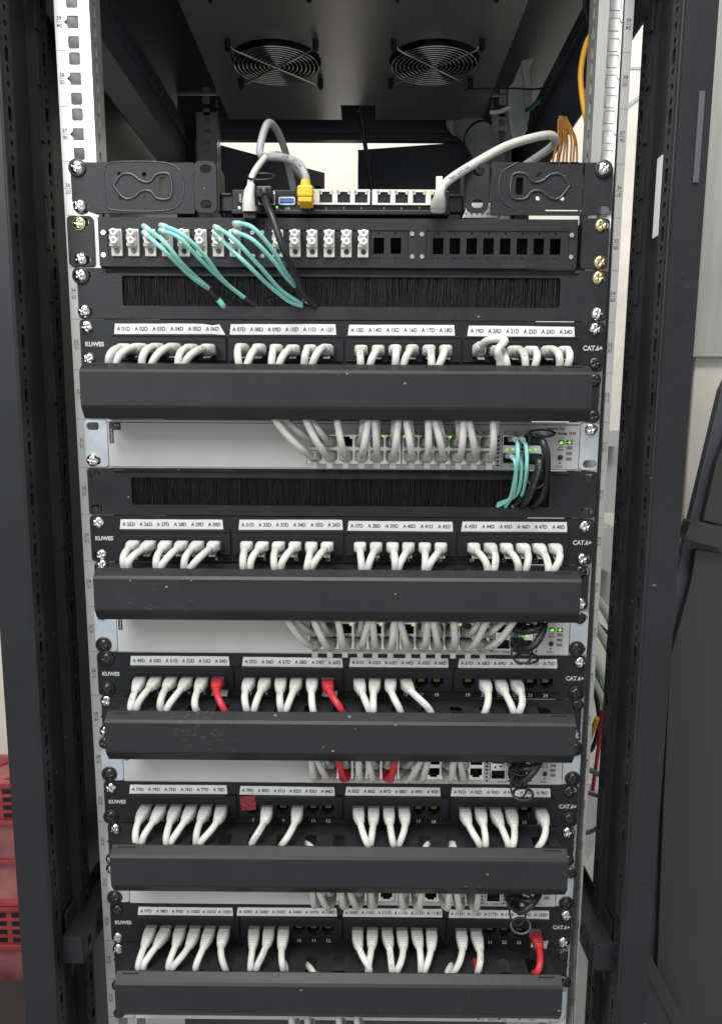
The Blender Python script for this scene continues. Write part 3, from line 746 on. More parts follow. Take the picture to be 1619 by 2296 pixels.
# ------------------------------------------------------------------ brush panels (34 and 30)
def brush_panel(n, X0, X1, Ya, Yb, label, scr, clipnuts, seed):
    rnd = random.Random(seed); zc = UZ(n)
    bp = root('brush_plate', label, 'brush plate', (0, 0, zc), 'brush panels')
    xa, xb = PD(X0, (Ya+Yb)/2).x, PD(X1, (Ya+Yb)/2).x; zt, zb = PD((X0+X1)/2, Ya).z, PD((X0+X1)/2, Yb).z
    mb = MB()
    plate(mb, rrect((XL+XR)/2, zc, XR-XL, 43.4, 2.5), [rrect((xa+xb)/2, (zt+zb)/2, xb-xa, zt-zb, 2)]+ear_slots(zc), 'XZ', -2.6, 2.4)
    mb.prism([(-2.7, zc+17.5), (-4.2, zc+19.3), (-2.7, zc+21.2)], 'x', XL+26, XR-26)
    part(bp, zc, mb, 'faceplate', 'black')
    part(bp, zc, MB().box(xa-8, xb+8, 6, 8, zb-3, zt+3), 'backing', 'dark')  # added near-black sheet standing in for the shade behind the bristles
    br = MB(); x = xa+.5
    while x < xb-.5:
        y = rnd.uniform(-1.2, 4.5); dx = rnd.gauss(0, 1.1)+1.6*math.sin(x*.11+seed)*math.sin(x*.037); bow = rnd.gauss(0, .5)
        w = rnd.uniform(.16, .27); L = zb-.5+abs(rnd.gauss(0, .7))
        pts = [(x, y, zt+1), (x+dx*.35+bow, y-.3, zt-(zt-L)*.5), (x+dx, y-.2, L)]
        br.tube(pts, w, 3, False); x += rnd.uniform(.16, .42)
    for k in range(14):
        x = rnd.uniform(xa+10, xb-10); s = rnd.choice((-1, 1))
        br.tube(cat([(x, -1.5, zt), (x+s*rnd.uniform(1, 5), -4, zb+9), (x+s*rnd.uniform(4, 12), -6, zb+rnd.uniform(-2, 5))], 5), .14, 3, False)
    o = part(bp, zc, br, 'bristles', 'bristle'); o['kind'] = 'stuff'
    screws_local(bp, zc, scr)
    for X, Y in clipnuts:
        p = PD(X, Y, 1); c = MB(); c.cyl((p.x, p.z), 'y', 3.4, -1.5, 3, 16); c.box(p.x+3.6, p.x+5, -1.4, 3, p.z-4, p.z+4)
        part(bp, zc, c, 'clip_nut', 'blackscrew')
    return bp
def screws_local(rt_, zc, spec, y=-2.6):
    for kind, X, Y in spec:
        p = PD(X, Y, y-2); screw(rt_, kind, p.x, p.z-zc, y)
brush_panel(34, 277, 1254, 622, 689, 'upper black brush panel with teal fibre cords and a black lead entering its bristles', [('cw', 181, 617), ('c', 188, 697), ('g', 1343, 622), ('c', 1340, 703)], [], 3)
brush_panel(30, 298, 1230, 1073, 1134, 'lower black brush panel below the topmost white switch, fixed without visible screws', [], [(219, 1068), (217, 1142), (1318, 1074), (1310, 1150)], 5)

# ------------------------------------------------------------------ cable managers
CVX = {32: (-220.5, 212), 28: (-218, 212), 25: (-214.5, 214.5), 22: (-216, 214.5), 19: (-218, 215.5)}
def cable_manager(n, label, scr, seed):
    rnd = random.Random(seed); zc = UZ(n)
    cm = root('cable_manager', label, 'cable manager', (0, 0, zc), 'covered cable managers')
    mb = MB(); plate(mb, rrect((XL+XR)/2, zc, XR-XL-4, 43, 4), ear_slots(zc)+[rrect(0, zc, 380, 20, 3)], 'XZ', -2.2, 2)
    part(cm, zc, mb, 'back_plate', 'black')
    x0, x1 = CVX[n][0]+5, CVX[n][1]-4
    for s, nm in ((1, 'top'), (-1, 'bottom')):
        f = MB(); pts = [(x0+2, -2.4), (x0-2, -48)]
        for k in range(-7, 8):
            xc = k*27.55-1.5; w = 5.6
            pts += [(xc-w, -48), (xc-w, -25)]+[(xc-w*math.cos(a*math.pi/6), -25+w*math.sin(a*math.pi/6)) for a in range(1, 6)]+[(xc+w, -25), (xc+w, -48)]
        pts += [(x1+2, -48), (x1-2, -2.4)]
        plate(f, pts, [], 'XY', zc+s*20.6-1, 1.6)
        part(cm, zc, f, 'finger_plate', 'black')
    cv = MB(); xa, xb = CVX[n]
    prof = [(-47.5, 24.2), (-49, 24.0), (-57, 18.6), (-59, 16), (-59, -11.5), (-58.2, -13.5), (-51.5, -22.2), (-49.6, -22.8)]
    inner = [(y+1.6 if i not in (0, 7) else y+.2, z-(1.6 if z > 17 else (-1.6 if z < -17 else 0))) for i, (y, z) in enumerate(prof)]
    cv.prism([(y, zc+z) for y, z in prof+inner[::-1]], 'x', xa, xb)
    co = part(cm, zc, cv, 'cover', 'cover', .9)
    for s in (-1, 1):
        xx = xa+14 if s < 0 else xb-14
        c = MB().box(xx-8, xx+8, -51.6, -45, zc+22.6, zc+23.1); c.box(xx-8, xx+8, -47.2, -45.5, zc+23.2, zc+24.6)
        part(cm, zc, c, 'clip', 'plast', .2, parent=co)
    screws_local(cm, zc, scr, -2.2)
    return cm
cable_manager(32, 'topmost cover of the black cable managers, above the first white switch', [('b', 1334, 852), ('b', 1331, 934)], 1)
cable_manager(28, 'black cable manager below the row of labels A 25D to A 48D', [('c', 229, 1268), ('z', 1303, 1355), ('b', 1303, 1283)], 2)
cable_manager(25, 'black cable manager below the labels A 49D to A 72D, red cords entering', [('z', 237, 1573), ('c', 236, 1640), ('b', 1296, 1582), ('z', 1289, 1650)], 3)
cable_manager(22, 'black cable manager below the labels A 73D to A 96D', [('c', 258, 1860), ('c', 249, 1928), ('c', 1272, 1868), ('b', 1275, 1932)], 4)
cable_manager(19, 'lowest and most scuffed of the black cable managers, at the bottom of the picture', [('z', 264, 2130), ('b', 262, 2212), ('b', 1262, 2145), ('b', 1269, 2205)], 5)

# ------------------------------------------------------------------ patch panels
def portx(k): return 1.8+(k//6-1.5)*106+(k % 6-2.5)*15.1
PZ = -5.2
STRIP = {33: [(256, 497), (515, 754), (780, 1020), (1048, 1289)], 29: [(269, 501), (535, 769), (779, 1016), (1034, 1272)],
         26: [(292, 515), (543, 769), (783, 1006), (1027, 1250)], 23: [(290, 510), (537, 751), (774, 988), (1011, 1235)],
         20: [(309, 523), (531, 756), (769, 992), (1006, 1232)]}
NUMS = {33: (), 29: (1, 2, 3, 4, 5, 6, 8, 10, 12, 14, 15, 16, 17, 18, 19, 21, 23), 26: range(1, 25), 23: range(1, 25), 20: range(1, 25)}
def patch_panel(n, first, label, scr, numy):
    zc = UZ(n); pp = root('patch_bay', label, 'patch bay', (0, 0, zc), 'patch panels')
    big = [rrect(portx(g*6+2)+7.55, zc+PZ+1.2, 93, 19, 1) for g in range(4)]
    mb = MB(); plate(mb, rrect((XL+XR)/2, zc, XR-XL, 43.6, 3.5), ear_slots(zc)+big, 'XZ', -2.2, 2)
    part(pp, zc, mb, 'faceplate', 'plast')
    used = USED[n]
    for g in range(4):
        xc = portx(g*6+2)+7.55; hs = [rj_holes(portx(g*6+i), zc+PZ, 12.0, 9.6, False) for i in range(6)]
        fr = MB(); plate(fr, rrect(xc, zc-2.6, 103.5, 22.6, 1), hs, 'XZ', -5.2, 2.6)
        fr.box(xc-51.7, xc+51.7, -6.4, -5.3, zc+7.2, zc+8.7); fr.box(xc-46, xc+46, -5.8, -5.3, zc+2.6, zc+3.3)
        fr.box(xc-51.7, xc+51.7, -5.9, -5.3, zc-13.9, zc-13.1)
        fo = part(pp, zc, fr, 'port_frame', 'plast', .3)
        for i in range(6):
            part(pp, zc, jack_insert(portx(g*6+i), zc+PZ, -4.2, 12.0, 9.6, 12, True), 'port', ['dark', 'gold_contact'], parent=fo)
            if g*6+i+1 not in used:
                c = MB().box(portx(g*6+i)-3, portx(g*6+i)+3, 0, 6.5, zc+PZ-.5, zc+PZ+4.6); c.box(portx(g*6+i)-6, portx(g*6+i)-3.4, -3.6, -1, zc+PZ-4.6, zc+PZ-3.0)
                c.box(portx(g*6+i)+3.4, portx(g*6+i)+6, -3.6, -1, zc+PZ-4.6, zc+PZ-3.0)
                part(pp, zc, c, 'contacts', 'gold_contact', parent=fo)
        # paper label
        X0, X1 = STRIP[n][g]; yy = {33: 733, 29: 1178, 26: 1480, 23: 1768, 20: 2041}[n]
        x0, x1 = PD(X0, yy, -3).x, PD(X1, yy, -3).x
        z1_, z0_ = zc+18.6+random.uniform(-.3, .3), zc+9.2
        tilt = random.uniform(-.006, .006)
        st = MB(); N = 12; top = []; bot = []
        for k in range(N+1):
            f = k/N; x = x0+(x1-x0)*f
            top.append((x+(1.2 if k == 0 else (-.8 if k == N else 0)), z1_+tilt*(x-x0)+random.uniform(-.12, .12))); bot.append((x, z0_+tilt*(x-x0)))
        if n == 33 and g == 0:
            top[-1] = (top[-1][0]-1, top[-1][1]-.6); top[-2] = (top[-2][0], top[-2][1]-1.4); top[-3] = (top[-3][0], top[-3][1]-.2); bot[-1] = (bot[-1][0]+3.5, bot[-1][1]-.8)
        st.prism(bot+top[::-1], 'y', -2.75, -2.3)
        so = part(pp, zc, st, 'label_strip', 'paper')
        lt = MB()
        pit = (x1-x0)/6.05
        for i in range(6):
            tx_ = x0+pit*(i+.5)+.6
            text(lt, 'A %02dD' % (first+g*6+i) if first+g*6+i < 100 else 'A %dD' % (first+g*6+i), tx_, (z0_+z1_)/2+tilt*(tx_-x0)+.2, -2.95, 3.5, tilt, .022, .92)
        part(pp, zc, lt, 'lettering', 'ink', parent=so)
    tx = MB(); text(tx, 'KUWES', -225, zc+.4, -2.35, 3.9, 0, .04, .95); text(tx, 'CAT.6+', 226.5, zc-.6, -2.35, 4.3, 0, .03, .92)
    for k in NUMS[n]: text(tx, str(k), portx(k-1)+.2, zc-18.2, -2.35, 3.5, 0, .02)
    part(pp, zc, tx, 'lettering', 'lightink')
    screws_local(pp, zc, scr, -2.2)
    return pp
ALL = set(range(1, 25))
USED = {33: ALL, 29: ALL, 26: ALL-{17, 18, 19, 23, 24}, 23: ALL-{7, 9, 11, 12, 17, 18, 23}, 20: ALL-{10, 11, 12, 21, 22, 23}}
USED[26] = {1, 2, 3, 4, 5, 6, 7, 8, 9, 10, 11, 12, 13, 14, 15, 16, 20, 21, 22}
patch_panel(33, 1, 'uppermost black patch panel with paper labels A 01D to A 24D', [('c', 194, 732), ('c', 199, 805), ('c', 1336, 737), ('b', 1334, 815)], 0)
patch_panel(29, 25, 'black patch panel with paper labels A 25D to A 48D', [('z', 219, 1172), ('z', 227, 1245), ('z', 1313, 1181), ('c', 1306, 1254)], 0)
p26 = patch_panel(26, 49, 'black patch panel with paper labels A 49D to A 72D', [('bw', 238, 1478), ('bw', 240, 1546), ('c', 1301, 1486), ('bw', 1292, 1556)], 0)
p23 = patch_panel(23, 73, 'black patch panel with labels A 73D to A 96D, one port under red tape', [('c', 248, 1768), ('bw', 249, 1833), ('b', 1276, 1778), ('bw', 1276, 1838)], 0)
p20 = patch_panel(20, 97, 'lowest black patch panel with labels A 97D to A 120D', [('b', 262, 2043), ('z', 263, 2105), ('z', 1271, 2055), ('z', 1264, 2116)], 0)
# red tape over a port, small paper tags by the red cords
zc = UZ(23); tp = MB(); N = 6
c0 = [PD(538, 1789, -7), PD(572, 1783, -7), PD(575, 1816, -7), PD(542, 1818, -7)]
vs = []
for j in range(N+1):
    for i in range(N+1):
        u, v = i/N, j/N
        p = c0[0].lerp(c0[1], u).lerp(c0[3].lerp(c0[2], u), v); vs.append((p.x, -6.7+random.uniform(-.35, .35), p.z))
tp.add(vs, [(j*(N+1)+i, j*(N+1)+i+1, (j+1)*(N+1)+i+1, (j+1)*(N+1)+i) for j in range(N) for i in range(N)])
tp.add([(x, y+.4, z) for x, y, z in vs], [((j+1)*(N+1)+i, (j+1)*(N+1)+i+1, j*(N+1)+i+1, j*(N+1)+i) for j in range(N) for i in range(N)])
part(p23, zc, tp, 'tape_patch', 'tape')
for par, n, x0, y0, x1, y1 in ((p26, 26, 474, 1544, 513, 1560), (p26, 26, 722, 1548, 758, 1562), (p20, 20, 1190, 2108, 1228, 2126)):
    a, b = PD(x0, y0, -3), PD(x1, y1, -3)
    g = MB().prism([(a.x, b.z), (b.x-1.5, b.z-.8), (b.x, a.z), (a.x+1, a.z+.3)], 'y', -2.9, -2.4); part(par, UZ(n), g, 'port_tag', 'paper')

# ------------------------------------------------------------------ white network switches
CX1 = [-25+14.25*i for i in range(6)]; CX2 = [63.2+14.05*i for i in range(6)]; COLS = CX1+CX2
ROWU, ROWL = 3.2, -9.8
def network_switch(n, label, scr, lit, zig=0):
    zc = UZ(n); sw = root('network_switch', label, 'network switch', (0, 0, zc), 'white network switches')
    for sg in (-1, 1):
        e = MB(); x0, x1 = (-238.5, -217.6) if sg < 0 else (219.6, 236.5)
        plate(e, rrect((x0+x1)/2, zc, x1-x0, 42.6, 3.5), [rrect(-230.5 if sg < 0 else 229.5, zc+d, 12.5, 7, 3.4) for d in (15.9, -15.9)], 'XZ', -2.2, 2)
        e.box(*sorted((x1-2, x1) if sg < 0 else (x0, x0+2)), 0, 60, zc-19, zc+19)
        part(sw, zc, e, 'mounting_ear', 'ear', .3)
    x0, x1 = -216.4, 218.4
    zt, zb = zc+20.3, zc-20.8
    b = MB()
    win = [[(COLS[0]-8, zc-17.6), (COLS[5]+8, zc-17.6), (COLS[5]+8, zc+9.8), (COLS[0]-8, zc+9.8)], [(COLS[6]-8, zc-17.6), (COLS[11]+8, zc-17.6), (COLS[11]+8, zc+9.8), (COLS[6]-8, zc+9.8)]]
    cg = [PDX(n, 1126), PDX(n, 1177)]
    wins2 = [[(x-.5, zc-16.6), (x+15.6, zc-16.6), (x+15.6, zc+10), (x-.5, zc+10)] for x in cg]
    vents = [circ(x, zc+8.4-3.75*k, 1.15, 10) for x in (PDX(n, 1117), cg[0]+18.6, cg[1]+18.8) for k in range(8)]
    plate(b, [(x0, zb), (x1, zb), (x1, zt), (x0, zt)], win+wins2+vents, 'XZ', -3.6, 1.4)
    part(sw, zc, b, 'front_panel', 'white')
    ch = MB(); ch.box(x0, x1, -2.1, 180, zt+.2, zt+1.6); ch.box(x0, x1, -2.1, 180, zb-1.4, zb-.2); ch.box(x0, x0+1.4, -2.1, 180, zb, zt); ch.box(x1-1.4, x1, -2.1, 180, zb, zt)
    ch.box(x0, x1, -4.4, -2.2, zt+.1, zt+1.4); part(sw, zc, ch, 'chassis', 'white')
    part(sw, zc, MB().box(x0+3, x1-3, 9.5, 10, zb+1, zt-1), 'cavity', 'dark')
    ln = MB().box(x0+1, x1-1, -3.75, -3.62, zt-1.2, zt-.6); part(sw, zc, ln, 'trim_line', 'ink')
    k0 = 0
    for cols in (CX1, CX2):
        hs = [rj_holes(x, zc+z, 11.8, 9.4, z > 0) for x in cols for z in (ROWU, ROWL)]
        xa, xb = cols[0]-7.7, cols[5]+7.7
        f = MB(); plate(f, [(xa, zc-17.3), (xb, zc-17.3), (xb, zc+9.5), (xa, zc+9.5)], hs, 'XZ', -3.2, 1.2)
        fo = part(sw, zc, f, 'port_block', 'bright')
        for x in cols:
            for z in (ROWU, ROWL): part(sw, zc, jack_insert(x, zc+z, -2.4, 11.8, 9.4, 10), 'port', ['dark', 'gold_contact'], parent=fo)
    ld = MB()
    for i in lit:
        xx = COLS[i % 12]+(-5.7 if i < 12 else 5.6); ld.box(xx-1.1, xx+1.0, -4.2, -3.3, zc+7.2, zc+9.0)
    if lit: part(sw, zc, ld, 'link_lights', 'led_g')
    for j, x in enumerate(cg):
        c = MB(); w = 14.9
        plate(c, [(x, zc-16.2), (x+w, zc-16.2), (x+w, zc+9.6), (x, zc+9.6)], [[(x+.8, zc+.6), (x+w-.8, zc+.6), (x+w-.8, zc+8.8), (x+.8, zc+8.8)], [(x+.8, zc-15.4), (x+w-.8, zc-15.4), (x+w-.8, zc-6.6), (x+.8, zc-6.6)]], 'XZ', -4.4, 3.5)
        co = part(sw, zc, c, 'fibre_cage', 'bright')
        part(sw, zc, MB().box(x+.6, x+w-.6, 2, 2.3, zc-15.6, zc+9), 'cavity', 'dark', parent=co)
        on = (n == 31) or (n in (27,) and j == 1) or (n == 24 and j == 1)
        if n in (31, 27, 24):
            for q, sgn in ((4.4, 1), (9.6, -1)):
                zz = zc-3; t = MB().prism([(x+q-1.35, zz-sgn*1.2), (x+q+1.35, zz-sgn*1.2), (x+q, zz+sgn*1.3)], 'y', -4.75, -4.45)
                part(sw, zc, t, 'direction_light', 'led_g' if on else 'ink', parent=co)
    tx = MB()
    X = lambda d: PDX(n, d)
    text(tx, 'Instant On', X(1224), zc+16.4, -3.72, 2.7, 0, .03, 1, anchor='l'); text(tx, 'Switch Series 1930', X(1224), zc+12.0, -3.72, 2.7, 0, .03, .95, anchor='l')
    text(tx, 'LED', X(1256.5), zc-.4, -3.72, 1.9); text(tx, 'Mode', X(1256.5), zc-2.9, -3.72, 1.9); text(tx, 'Reset', X(1255.5), zc-18.2, -3.72, 1.9)
    text(tx, '10GbE SFP+ Ports', (cg[0]+cg[1]+16)/2-2, zc-18.6, -3.72, 2.0)
    xa = X(1121); tx.box(xa, xa+.4, -3.75, -3.62, zc-18.6, zc-16.4); tx.box(xa, xa+5.5, -3.75, -3.62, zc-18.9, zc-18.5)
    for i in range(12):
        text(tx, '%d' % (2*i+1), COLS[i]-3.6, zc+12.6, -3.72, 2.2); text(tx, '%d' % (2*i+2), COLS[i]+3.8, zc+12.6, -3.72, 2.2)
    for q, x in zip(('25', '26', '27', '28'), (cg[0]+2.5, cg[0]+11.5, cg[1]+2.5, cg[1]+11.5)): text(tx, q, x, zc+12.6, -3.72, 2.2)
    part(sw, zc, tx, 'lettering', 'ink')
    for d, z, m in ((1257.6, 3.6, 'led_g'), (1276, 3.6, 'led_g')):
        c = MB().box(X(d)-2.6, X(d)+2.6, -3.8, -3.62, zc+1.7, zc+5.6); co = part(sw, zc, c, 'status_window', 'ink')
        g = MB()
        if d < 1270: g.cyl((X(d)-.9, zc+3.3), 'y', .9, -4, -3.85, 10); g.cyl((X(d)+.4, zc+3.8), 'y', 1.1, -4, -3.85, 10); g.box(X(d)-1.7, X(d)+1.7, -4, -3.85, zc+2.3, zc+3.1)
        else: g.box(X(d)-1.7, X(d)+1.7, -4, -3.85, zc+3.2, zc+4.1); g.box(X(d)-.5, X(d)+.5, -4, -3.85, zc+2.1, zc+5.2)
        part(sw, zc, g, 'symbol', m, parent=co)
    for z in (-1.3, -6.4, -11.4): part(sw, zc, MB().box(X(1276)-2.7, X(1276)+2.7, -3.9, -3.62, zc+z-1.5, zc+z+1.5), 'mode_key', 'greyink')
    part(sw, zc, MB().cyl((X(1256.5), zc-10.2), 'y', 2.4, -4.4, -3.4, 16), 'mode_button', 'ink')
    part(sw, zc, MB().cyl((X(1256), zc-15.4), 'y', .85, -3.75, -3.4, 10), 'reset_hole', 'ink')
    sp = MB().box(x0+1.2, x0+5.2, -3.9, -3.62, zc+.5, zc+19); sp.box(x0+5.2, x0+12, -3.9, -3.62, zc+12.5, zc+19)
    so = part(sw, zc, sp, 'rating_label', 'ink')
    t = MB(); text(t, '17Vmax/0.1A', x0+3.2, zc+7.5, -4.0, 1.7, math.pi/2); text(t, 'PoE', x0+8.6, zc+16.8, -4.0, 2.0); part(sw, zc, t, 'lettering', 'lightink', parent=so)
    screws_local(sw, zc, scr, -2.2)
    return sw
def PDX(n, d): return 21+(d-818)/2.43
network_switch(31, 'topmost white network switch, teal fibre cords plugged into its cages', [('c', 207, 1032), ('z', 1325, 963)], (2, 4+12, 6, 9))
network_switch(27, 'white network switch just above the labels A 49D to A 72D', [('b', 228, 1378), ('bw', 232, 1447), ('b', 1301, 1387), ('bw', 1293, 1456)], (1+12, 2+12, 4+12, 6+12, 8, 10))
network_switch(24, 'white network switch with two red patch cords among its pale ones', [('b', 234, 1668), ('bw', 245, 1737), ('bw', 1290, 1680), ('bw', 1284, 1748)], ())
network_switch(21, 'low white network switch just above the labels A 97D to A 120D', [('c', 250, 1950), ('bw', 257, 2014), ('b', 1280, 1960), ('bw', 1270, 2028)], ())
network_switch(18, 'sliver of a white network switch at the bottom edge of the picture', [('b', 266, 2275)], ())
# the grey connector of the lowest row peeps out below; thin panel under it is outside the frame

# ================================================================== CORDS
XA = Vector((1, 0, 0))
ORD = ['first', 'second', 'third', 'fourth', 'fifth', 'sixth', 'seventh', 'eighth', 'ninth', 'tenth', 'eleventh', 'twelfth']
def rj_cord(label, group, p, path, mb_, mc, latch=0, r=3.25, bl=19.0, w=5.7, h=4.9, print_=None, down=True):
    """patch cord: clear plug, ribbed boot that follows the first stretch of the cable, cable"""
    o = root('patch_cable', label, 'patch cord', p, group)
    P = [q-Vector(p) for q in path]
    L = [0]
    for a, b in zip(P, P[1:]): L.append(L[-1]+(b-a).length)
    path_b = resample(P, .55)
    nb = int(bl/.55)
    def sec(s):
        t = min(1, max(0, s/bl)); e = 7-4.6*t
        hw = w+(4.1-w)*max(0, (t-.30)/.70)**1.3; hh = h+(3.9-h)*max(0, (t-.25)/.75)
        if .36 < t < .97 and (s % 3.0) < 1.15: hw -= 1.0; hh -= 1.0
        if t > .97: hw -= .3; hh -= .3
        return hw, hh, e
    b = MB().tube(path_b[:nb+1], 0, 20, True, sec, XA)
    pg = MB().box(-5.8, 5.8, -1.5, 11, -4.1, 4.1); po = pg.build('plug', 'clear', o, None, .4)
    bo = b.build('boot', mb_, o)
    if latch:
        lt = MB()
        if latch == 2:                        # tab hanging in front of a lower-row port
            lt.box(-2.7, 2.7, -16.6, -14.8, -10.8, -4.2); lt.box(-2.7, 2.7, -16.6, -1, -5.6, -4.6)
        else:
            lt.prism([(-15, -7.2), (-15, -8.3), (0, -4.6), (0, -3.6)], 'x', -2.8, 2.8)
        lt.build('latch', mb_, o, None, .3)
    s0 = bl-3.0; i0 = next(i for i, l in enumerate(L) if l >= s0)
    c = MB().tube(P[max(0, i0-1):], r, 14, True)
    co = c.build('cable', mc, o)
    if print_:
        t = MB(); text_on_path(t, print_[0], P, r, print_[1], 2.3, roll=print_[2] if len(print_) > 2 else 0); t.build('lettering', 'greyink', co)
    return o

DROP = {  # rack unit -> {port: (x, y) in the photo where the cord passes behind the cover's upper edge}
 33: (811, 818, [246, 260, 319, 339, 400, 414, 537, 553, 609, 625, 682, 698, 809, 829, 886, 904, 967, 981, 1119, 1137, 1178, 1196, 1253, 1269]),
 29: (1274, 1286, [282.5, 290, 353, 361, 414, 426, 548, 561.5, 618, 630, 688.5, 696, 811, 824, 885.5, 892.5, 951.5, 958, 1092, 1106, 1160, 1176, 1228, 1239]),
 26: (1595, 1602, [296, 308, 364, 376, 443.5, 506, 555, 570.5, 632, 641, 704.5, 768, 829, 837, 899, 967, 0, 0, 0, 1085, 1151, 1162, 0, 0]),
 23: (1898, 1906, [307, 320, 376, 384.5, 440.5, 451, 0, 565, 0, 632, 0, 0, 827, 831, 883, 894, 0, 0, 1074.5, 1087.5, 1139, 1148, 0, 1206]),
 20: (2187, 2197, [313.5, 324, 380, 389, 440.5, 507, 563, 576, 636, 0, 0, 0, 829, 825, 879, 889.5, 943, 951.5, 1016.5, 1070, 0, 0, 0, 1197])}
RED = {(26, 6), (26, 12), (20, 24)}
FIRST = {33: 1, 29: 25, 26: 49, 23: 73, 20: 97}
PRINTS = {(33, 6): ('S4-1P', 24), (33, 13): ('34.1P/9', 26), (33, 17): ('ian Patc', 24), (33, 21): ('A/G/95D', 24), (29, 20): ('UTP/TIA FOR', 21), (29, 23): ('atch Cord', 22),
          (26, 1): ('IEC 11801', 23), (26, 9): ('VERIF', 24), (26, 16): ('C PATCH COR', 26), (26, 22): ('TOPT R 26', 22), (23, 8): ('Ethernet Patch', 23), (23, 22): ('11C.31', 24),
          (20, 8): ('VERIFIED', 24), (20, 15): ('CORD UTP', 24), (20, 20): ('IEC 1180', 22)}
HARD = {33: dict(reach=40, lift=1.5, bl=17), 29: dict(reach=42, lift=0, bl=17), 26: dict(reach=42, lift=-1, bl=18), 23: dict(reach=41, lift=-1, bl=19), 20: dict(reach=40, lift=-1, bl=20)}
for n, (ya, yb, xs) in DROP.items():
    zc = UZ(n); zt = UZ(n-1)+22.2
    for k, X in enumerate(xs):
        if not X: continue
        rnd = random.Random(n*100+k)
        red = (n, k+1) in RED
        x = portx(k); z = zc+PZ; h = HARD[n]
        e = W(X, ya+(yb-ya)*(X-250)/1000, -42); xe = e.x
        p0 = Vector((x, -10.5, z)); end = Vector((xe+(xe-x)*.12, -36+rnd.uniform(-1, 1), zt-26))
        R = h['reach']+rnd.uniform(-4, 4)
        if (n, k+1) == (33, 19):
            path = cat([p0, (x-2, -22, z+2), (x+4, -38, z+7), (x+16, -47, z+6), (xe-3, -51, z-3), (xe, -46, zt+4), (xe, -40, zt-16)], 9)
        else:
            dx = xe-x
            a = p0+Vector((dx*.06+rnd.uniform(-3, 3), -R*.8, h['lift']+rnd.uniform(-2, 2.5)))
            b = Vector((x+dx*rnd.uniform(.6, 1.05), -R-9+rnd.uniform(-2, 2), zt+9+rnd.uniform(-4, 4)))
            c = Vector((xe, -42.5, zt-1))
            path = bez(p0, a, b, c, 26)[:-1]+bez(c, c+(c-b)*.35, end+Vector((0, 0, 10)), end, 8)
        lab = 'A %02dD' % (FIRST[n]+k) if FIRST[n]+k < 100 else 'A %dD' % (FIRST[n]+k)
        txt = ('red patch cord plugged in under the label %s' if red else 'white patch cord plugged in under the label %s') % lab
        rj_cord(txt+', bending down into the cable manager', 'patch cords plugged into the patch panels', (x, -9, z), path,
                'red' if red else 'boot', 'red' if red else 'cable', 1 if n in (33, 29) else 0, bl=h['bl']+rnd.uniform(-1, 1), print_=PRINTS.get((n, k+1)))

# cords rising from the switches into the managers above
NAMES = {31: 'topmost white switch', 27: 'switch above A 49D', 24: 'switch with red cords', 21: 'switch above A 97D'}
def d31(zx): return 599.6+.3241*zx
def d27(zx): return 659.6+.3981*zx
SWC = {  # unit: (photo y of cover's lower edge, lower-row tops, upper-row tops)
 31: (936, [d31(v) for v in (45, 262, 480, 700, 742, 905, 955, 1108, 1150, 1350, 1385, 1555)], [d31(v) for v in (100, 285, 0, 665, 755, 880, 975, 1120, 1175, 1315, 1372, 1585)]),
 27: (1392, [d27(v) for v in (-45, 105, 245, 425, 440, 565, 590, 750, 775, 895, 1085, 1240)], [d27(v) for v in (-20, 125, 0, 385, 0, 575, 0, 735, 785, 885, 1055, 1205)]),
 24: (1703, [d27(v) for v in (95, 120, 248, 362, 412, 575, 720, 755, 0, 895, 925, 0)], [d27(v) for v in (90, 160, 290, 345, 430, 525, 700, 735, 0, 905, 950, 0)]),
 21: (2001, [d27(v) for v in (100, 132, 262, 305, 430, 0, 592, 715, 0, 870, 905, 1035)], [d27(v) for v in (112, 180, 0, 330, 0, 0, 620, 700, 0, 850, 910, 0)])}
SAG = {31: 0, 27: 0, 24: -1, 21: 2}
LP = {(31, 0, 3): ('6 U/UTP 24AWG', 16), (31, 1, 8): ('PVC SP', 17), (31, 0, 7): ('ategory', 30), (27, 0, 3): ('TIA 568C 2', 16), (27, 0, 11): ('UC CM VERIFIED', 18), (24, 0, 4): ('Cord C', 18), (24, 0, 7): ('Patch Co', 18)}
for n, (yc, low, up) in SWC.items():
    zc = UZ(n); zb = UZ(n+1)-22
    for row, xs in ((1, up), (0, low)):
        for k, X in enumerate(xs):
            if X in (d31(0), d27(0)): continue
            rnd = random.Random(n*1000+row*50+k)
            x = COLS[k]; z = zc+(ROWU if row else ROWL); red = n == 24 and row == 0 and k in (2, 5)
            xe = W(X, yc, -40).x; s = SAG[n]
            dx = xe-x
            p0 = Vector((x, -6.5, z)); R = (35 if row else 42)*(1 if n == 31 else .88 if n == 27 else .74)+rnd.uniform(-2, 2)
            a = p0+Vector((dx*.04, -R*.85, -s*.8-1+rnd.uniform(-1, 1)))
            b = Vector((x+dx*.35, -R-9, z+(6 if n == 31 else 10)-s))
            c = Vector((xe, -38 if row else -44, zb+2)); end = Vector((xe+dx*.12, -30, zb+22))
            if abs(dx) > 20: b = Vector((x+dx*.5, -R-4, z+9-s))
            path = bez(p0, a, b, c, 26)[:-1]+bez(c, c+(c-b).normalized()*6, end-Vector((0, 0, 8)), end, 8)
            col = 'red' if red else 'pale'
            rj_cord('%s patch cord, %s row of %s, %s port from blank end' % (col, 'upper' if row else 'lower', NAMES[n], ORD[k]),
                    'patch cords plugged into the switches', (x, -4.8, z), path, 'red' if red else 'shaded_gboot', 'red' if red else 'shaded_gcable',
                    2 if row == 0 and n in (31, 27) else 0, bl=18.5, r=3.2, w=6.0, h=5.0, print_=LP.get((n, row, k)))
